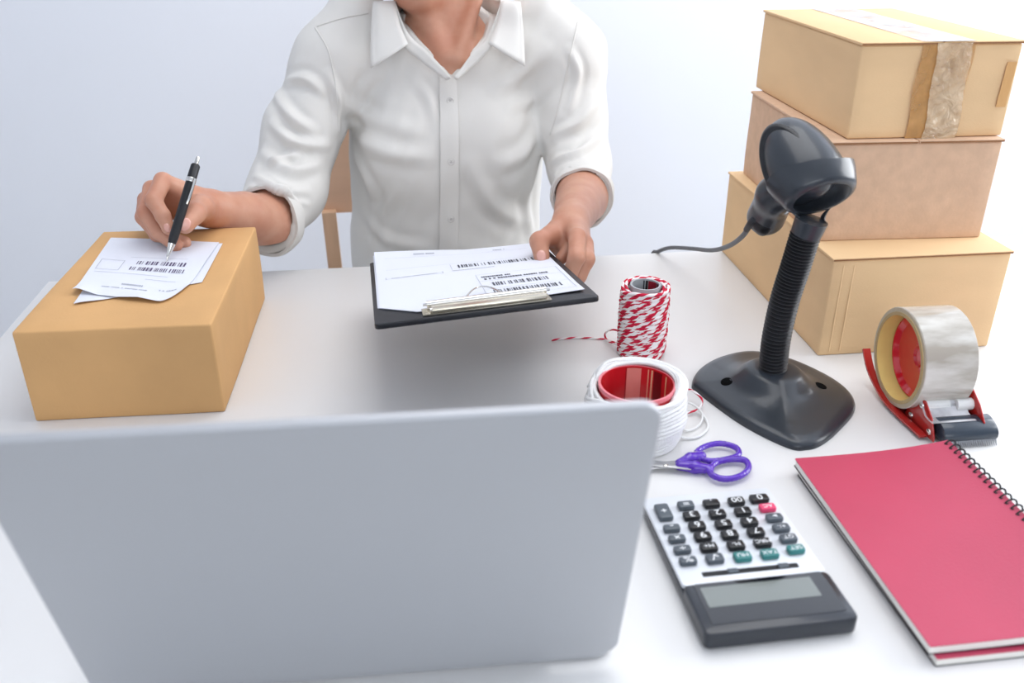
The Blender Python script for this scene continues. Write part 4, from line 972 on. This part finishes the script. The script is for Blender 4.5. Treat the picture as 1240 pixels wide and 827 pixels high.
# collar: stand (inner band) along the neckline and two pointed leaves folded over it
FoL = [at(494, 53, 1.412), at(484, 28, 1.437), at(479, 2, 1.455), A(.018, 1.50, .372), A(.035, 1.56, .385), A(.09, 1.595, .385), A(.150, 1.565, .382), A(.165, 1.50, .370), at(606, 2, 1.455), at(601, 28, 1.437), at(592, 52, 1.412)]
OuL = [at(449, 82, 1.402), at(449, 44, 1.425), at(452, 2, 1.452), A(-.020, 1.51, .335), A(.005, 1.59, .330), A(.09, 1.632, .325), A(.175, 1.592, .330), A(.202, 1.51, .333), at(630, 2, 1.452), at(634, 40, 1.425), at(636, 80, 1.402)]
Fo = spline(FoL, 6); Ou = spline(OuL, 6)
def collar(u, v):
    i = v*(len(Fo)-1); k = min(int(i), len(Fo)-2); t_ = i-k; a = Fo[k]*(1-t_)+Fo[k+1]*t_; b = Ou[k]*(1-t_)+Ou[k+1]*t_
    c = A(.09, 1.51, .36); o = unit((a+b)/2-c)*.008*math.sin(math.pi*min(1, u*1.1)); return a*(1-u)+b*u+o
build('collar', MB().sheet(lambda u, v: collar(1-u, v), 10, 61, .0016), M_shirt, shirt, auto=0)
St = [at(547, 95, 1.404), at(530, 75, 1.412), at(515, 60, 1.420), at(494, 40, 1.436)]+[p for p in FoL[2:9]]+[at(590, 45, 1.436), at(572, 64, 1.420), at(560, 80, 1.412), at(549, 94, 1.404)]
Sb = [at(541, 97, 1.406), at(520, 82, 1.414), at(505, 70, 1.420), at(484, 52, 1.43), A(.015, 1.475, .33), A(.012, 1.52, .325), A(.035, 1.58, .330), A(.09, 1.61, .33), A(.150, 1.58, .33), A(.176, 1.52, .325), A(.168, 1.475, .33), at(600, 52, 1.43), at(580, 74, 1.420), at(566, 86, 1.414), at(553, 97, 1.406)]
Sa_ = spline(St, 5); Sb_ = spline(Sb, 5)
build('collar_stand', MB().sheet(lambda u, v: Sa_[int(round(v*(len(Sa_)-1)))]*(1-u)+Sb_[int(round(v*(len(Sb_)-1)))]*u, 4, len(Sa_), .0014), M_shirt, shirt, auto=0)
# trousers and shoes (below the desk)
tro = []
for sx in (-.005, .165):
    tro += [('u', cone(A(sx+.02, 1.50, -.235), A(sx, 1.12, -.215), .080, .058), .04), ('u', cone(A(sx, 1.10, -.225), A(sx, 1.14, -.66), .056, .046), .02)]
tro += [('u', ell(A(.08, 1.51, -.20), (.16, .12, .11)), .04)]
build('trousers', surf(field(tro), A(-.12, .98, -.73), A(.30, 1.68, -.03), .009), M_trouser, person, auto=0)
for sx in (-.005, .165): build('shoe', surf(field([('u', cone(A(sx, 1.15, -.70), A(sx, 1.02, -.715), .036, .028), .02), ('u', cone(A(sx, 1.15, -.68), A(sx, 1.15, -.66), .038, .038), .02), ('s', half(A(0, 0, -.738), A(0, 0, 1)), .003)]), A(sx-.06, .95, -.745), A(sx+.06, 1.21, -.60), .005), M_shoe, person, auto=0)
# ------------------------------------------------------------------ pen
pt = onz(201.5, 316.5, .1125); pe = at(240, 190, 1.165); pd = unit(pe-pt); PL = np.linalg.norm(pe-pt)
PF = np.stack([unit(np.cross(pd, A(0, 0, 1))), unit(np.cross(np.cross(pd, A(0, 0, 1)), pd)), pd], 1)
pn = thing('pen', 'black ballpoint pen with silver tip held in the writing hand', 'pen', pt)
def PX(prof, n=24): return MB().lathe(prof, pt, PF, n=n)
k = PL/.137
build('barrel', PX([(.0046, .022*k), (.0057, .030*k), (.0060, .095*k), (.0058, .125*k), (.0044, .127*k)]), M_black, pn)
build('metal_tip', PX([(.0005, 0), (.0009, .003), (.0016, .006), (.0022, .0065), (.0022, .009), (.0044, .021*k), (.0047, .0225*k)]), M_chrome, pn)
build('ring', PX([(.0061, .103*k), (.0063, .1035*k), (.0063, .108*k), (.0061, .1085*k)]), M_chrome, pn)
build('push_button', PX([(.0026, .126*k), (.0026, .135*k), (.0020, .137*k)]), M_chrome, pn)
cd = unit(RT*.8+np.cross(pd, RT)*-.6); cd = unit(cd-pd*(cd@pd))
build('pocket_clip', MB().tube([pt+pd*.108*k+cd*.0062, pt+pd*.107*k+cd*.0088, pt+pd*.095*k+cd*.0090, pt+pd*.080*k+cd*.0082, pt+pd*.074*k+cd*.0062], .0014, 6), M_chrome, pn)
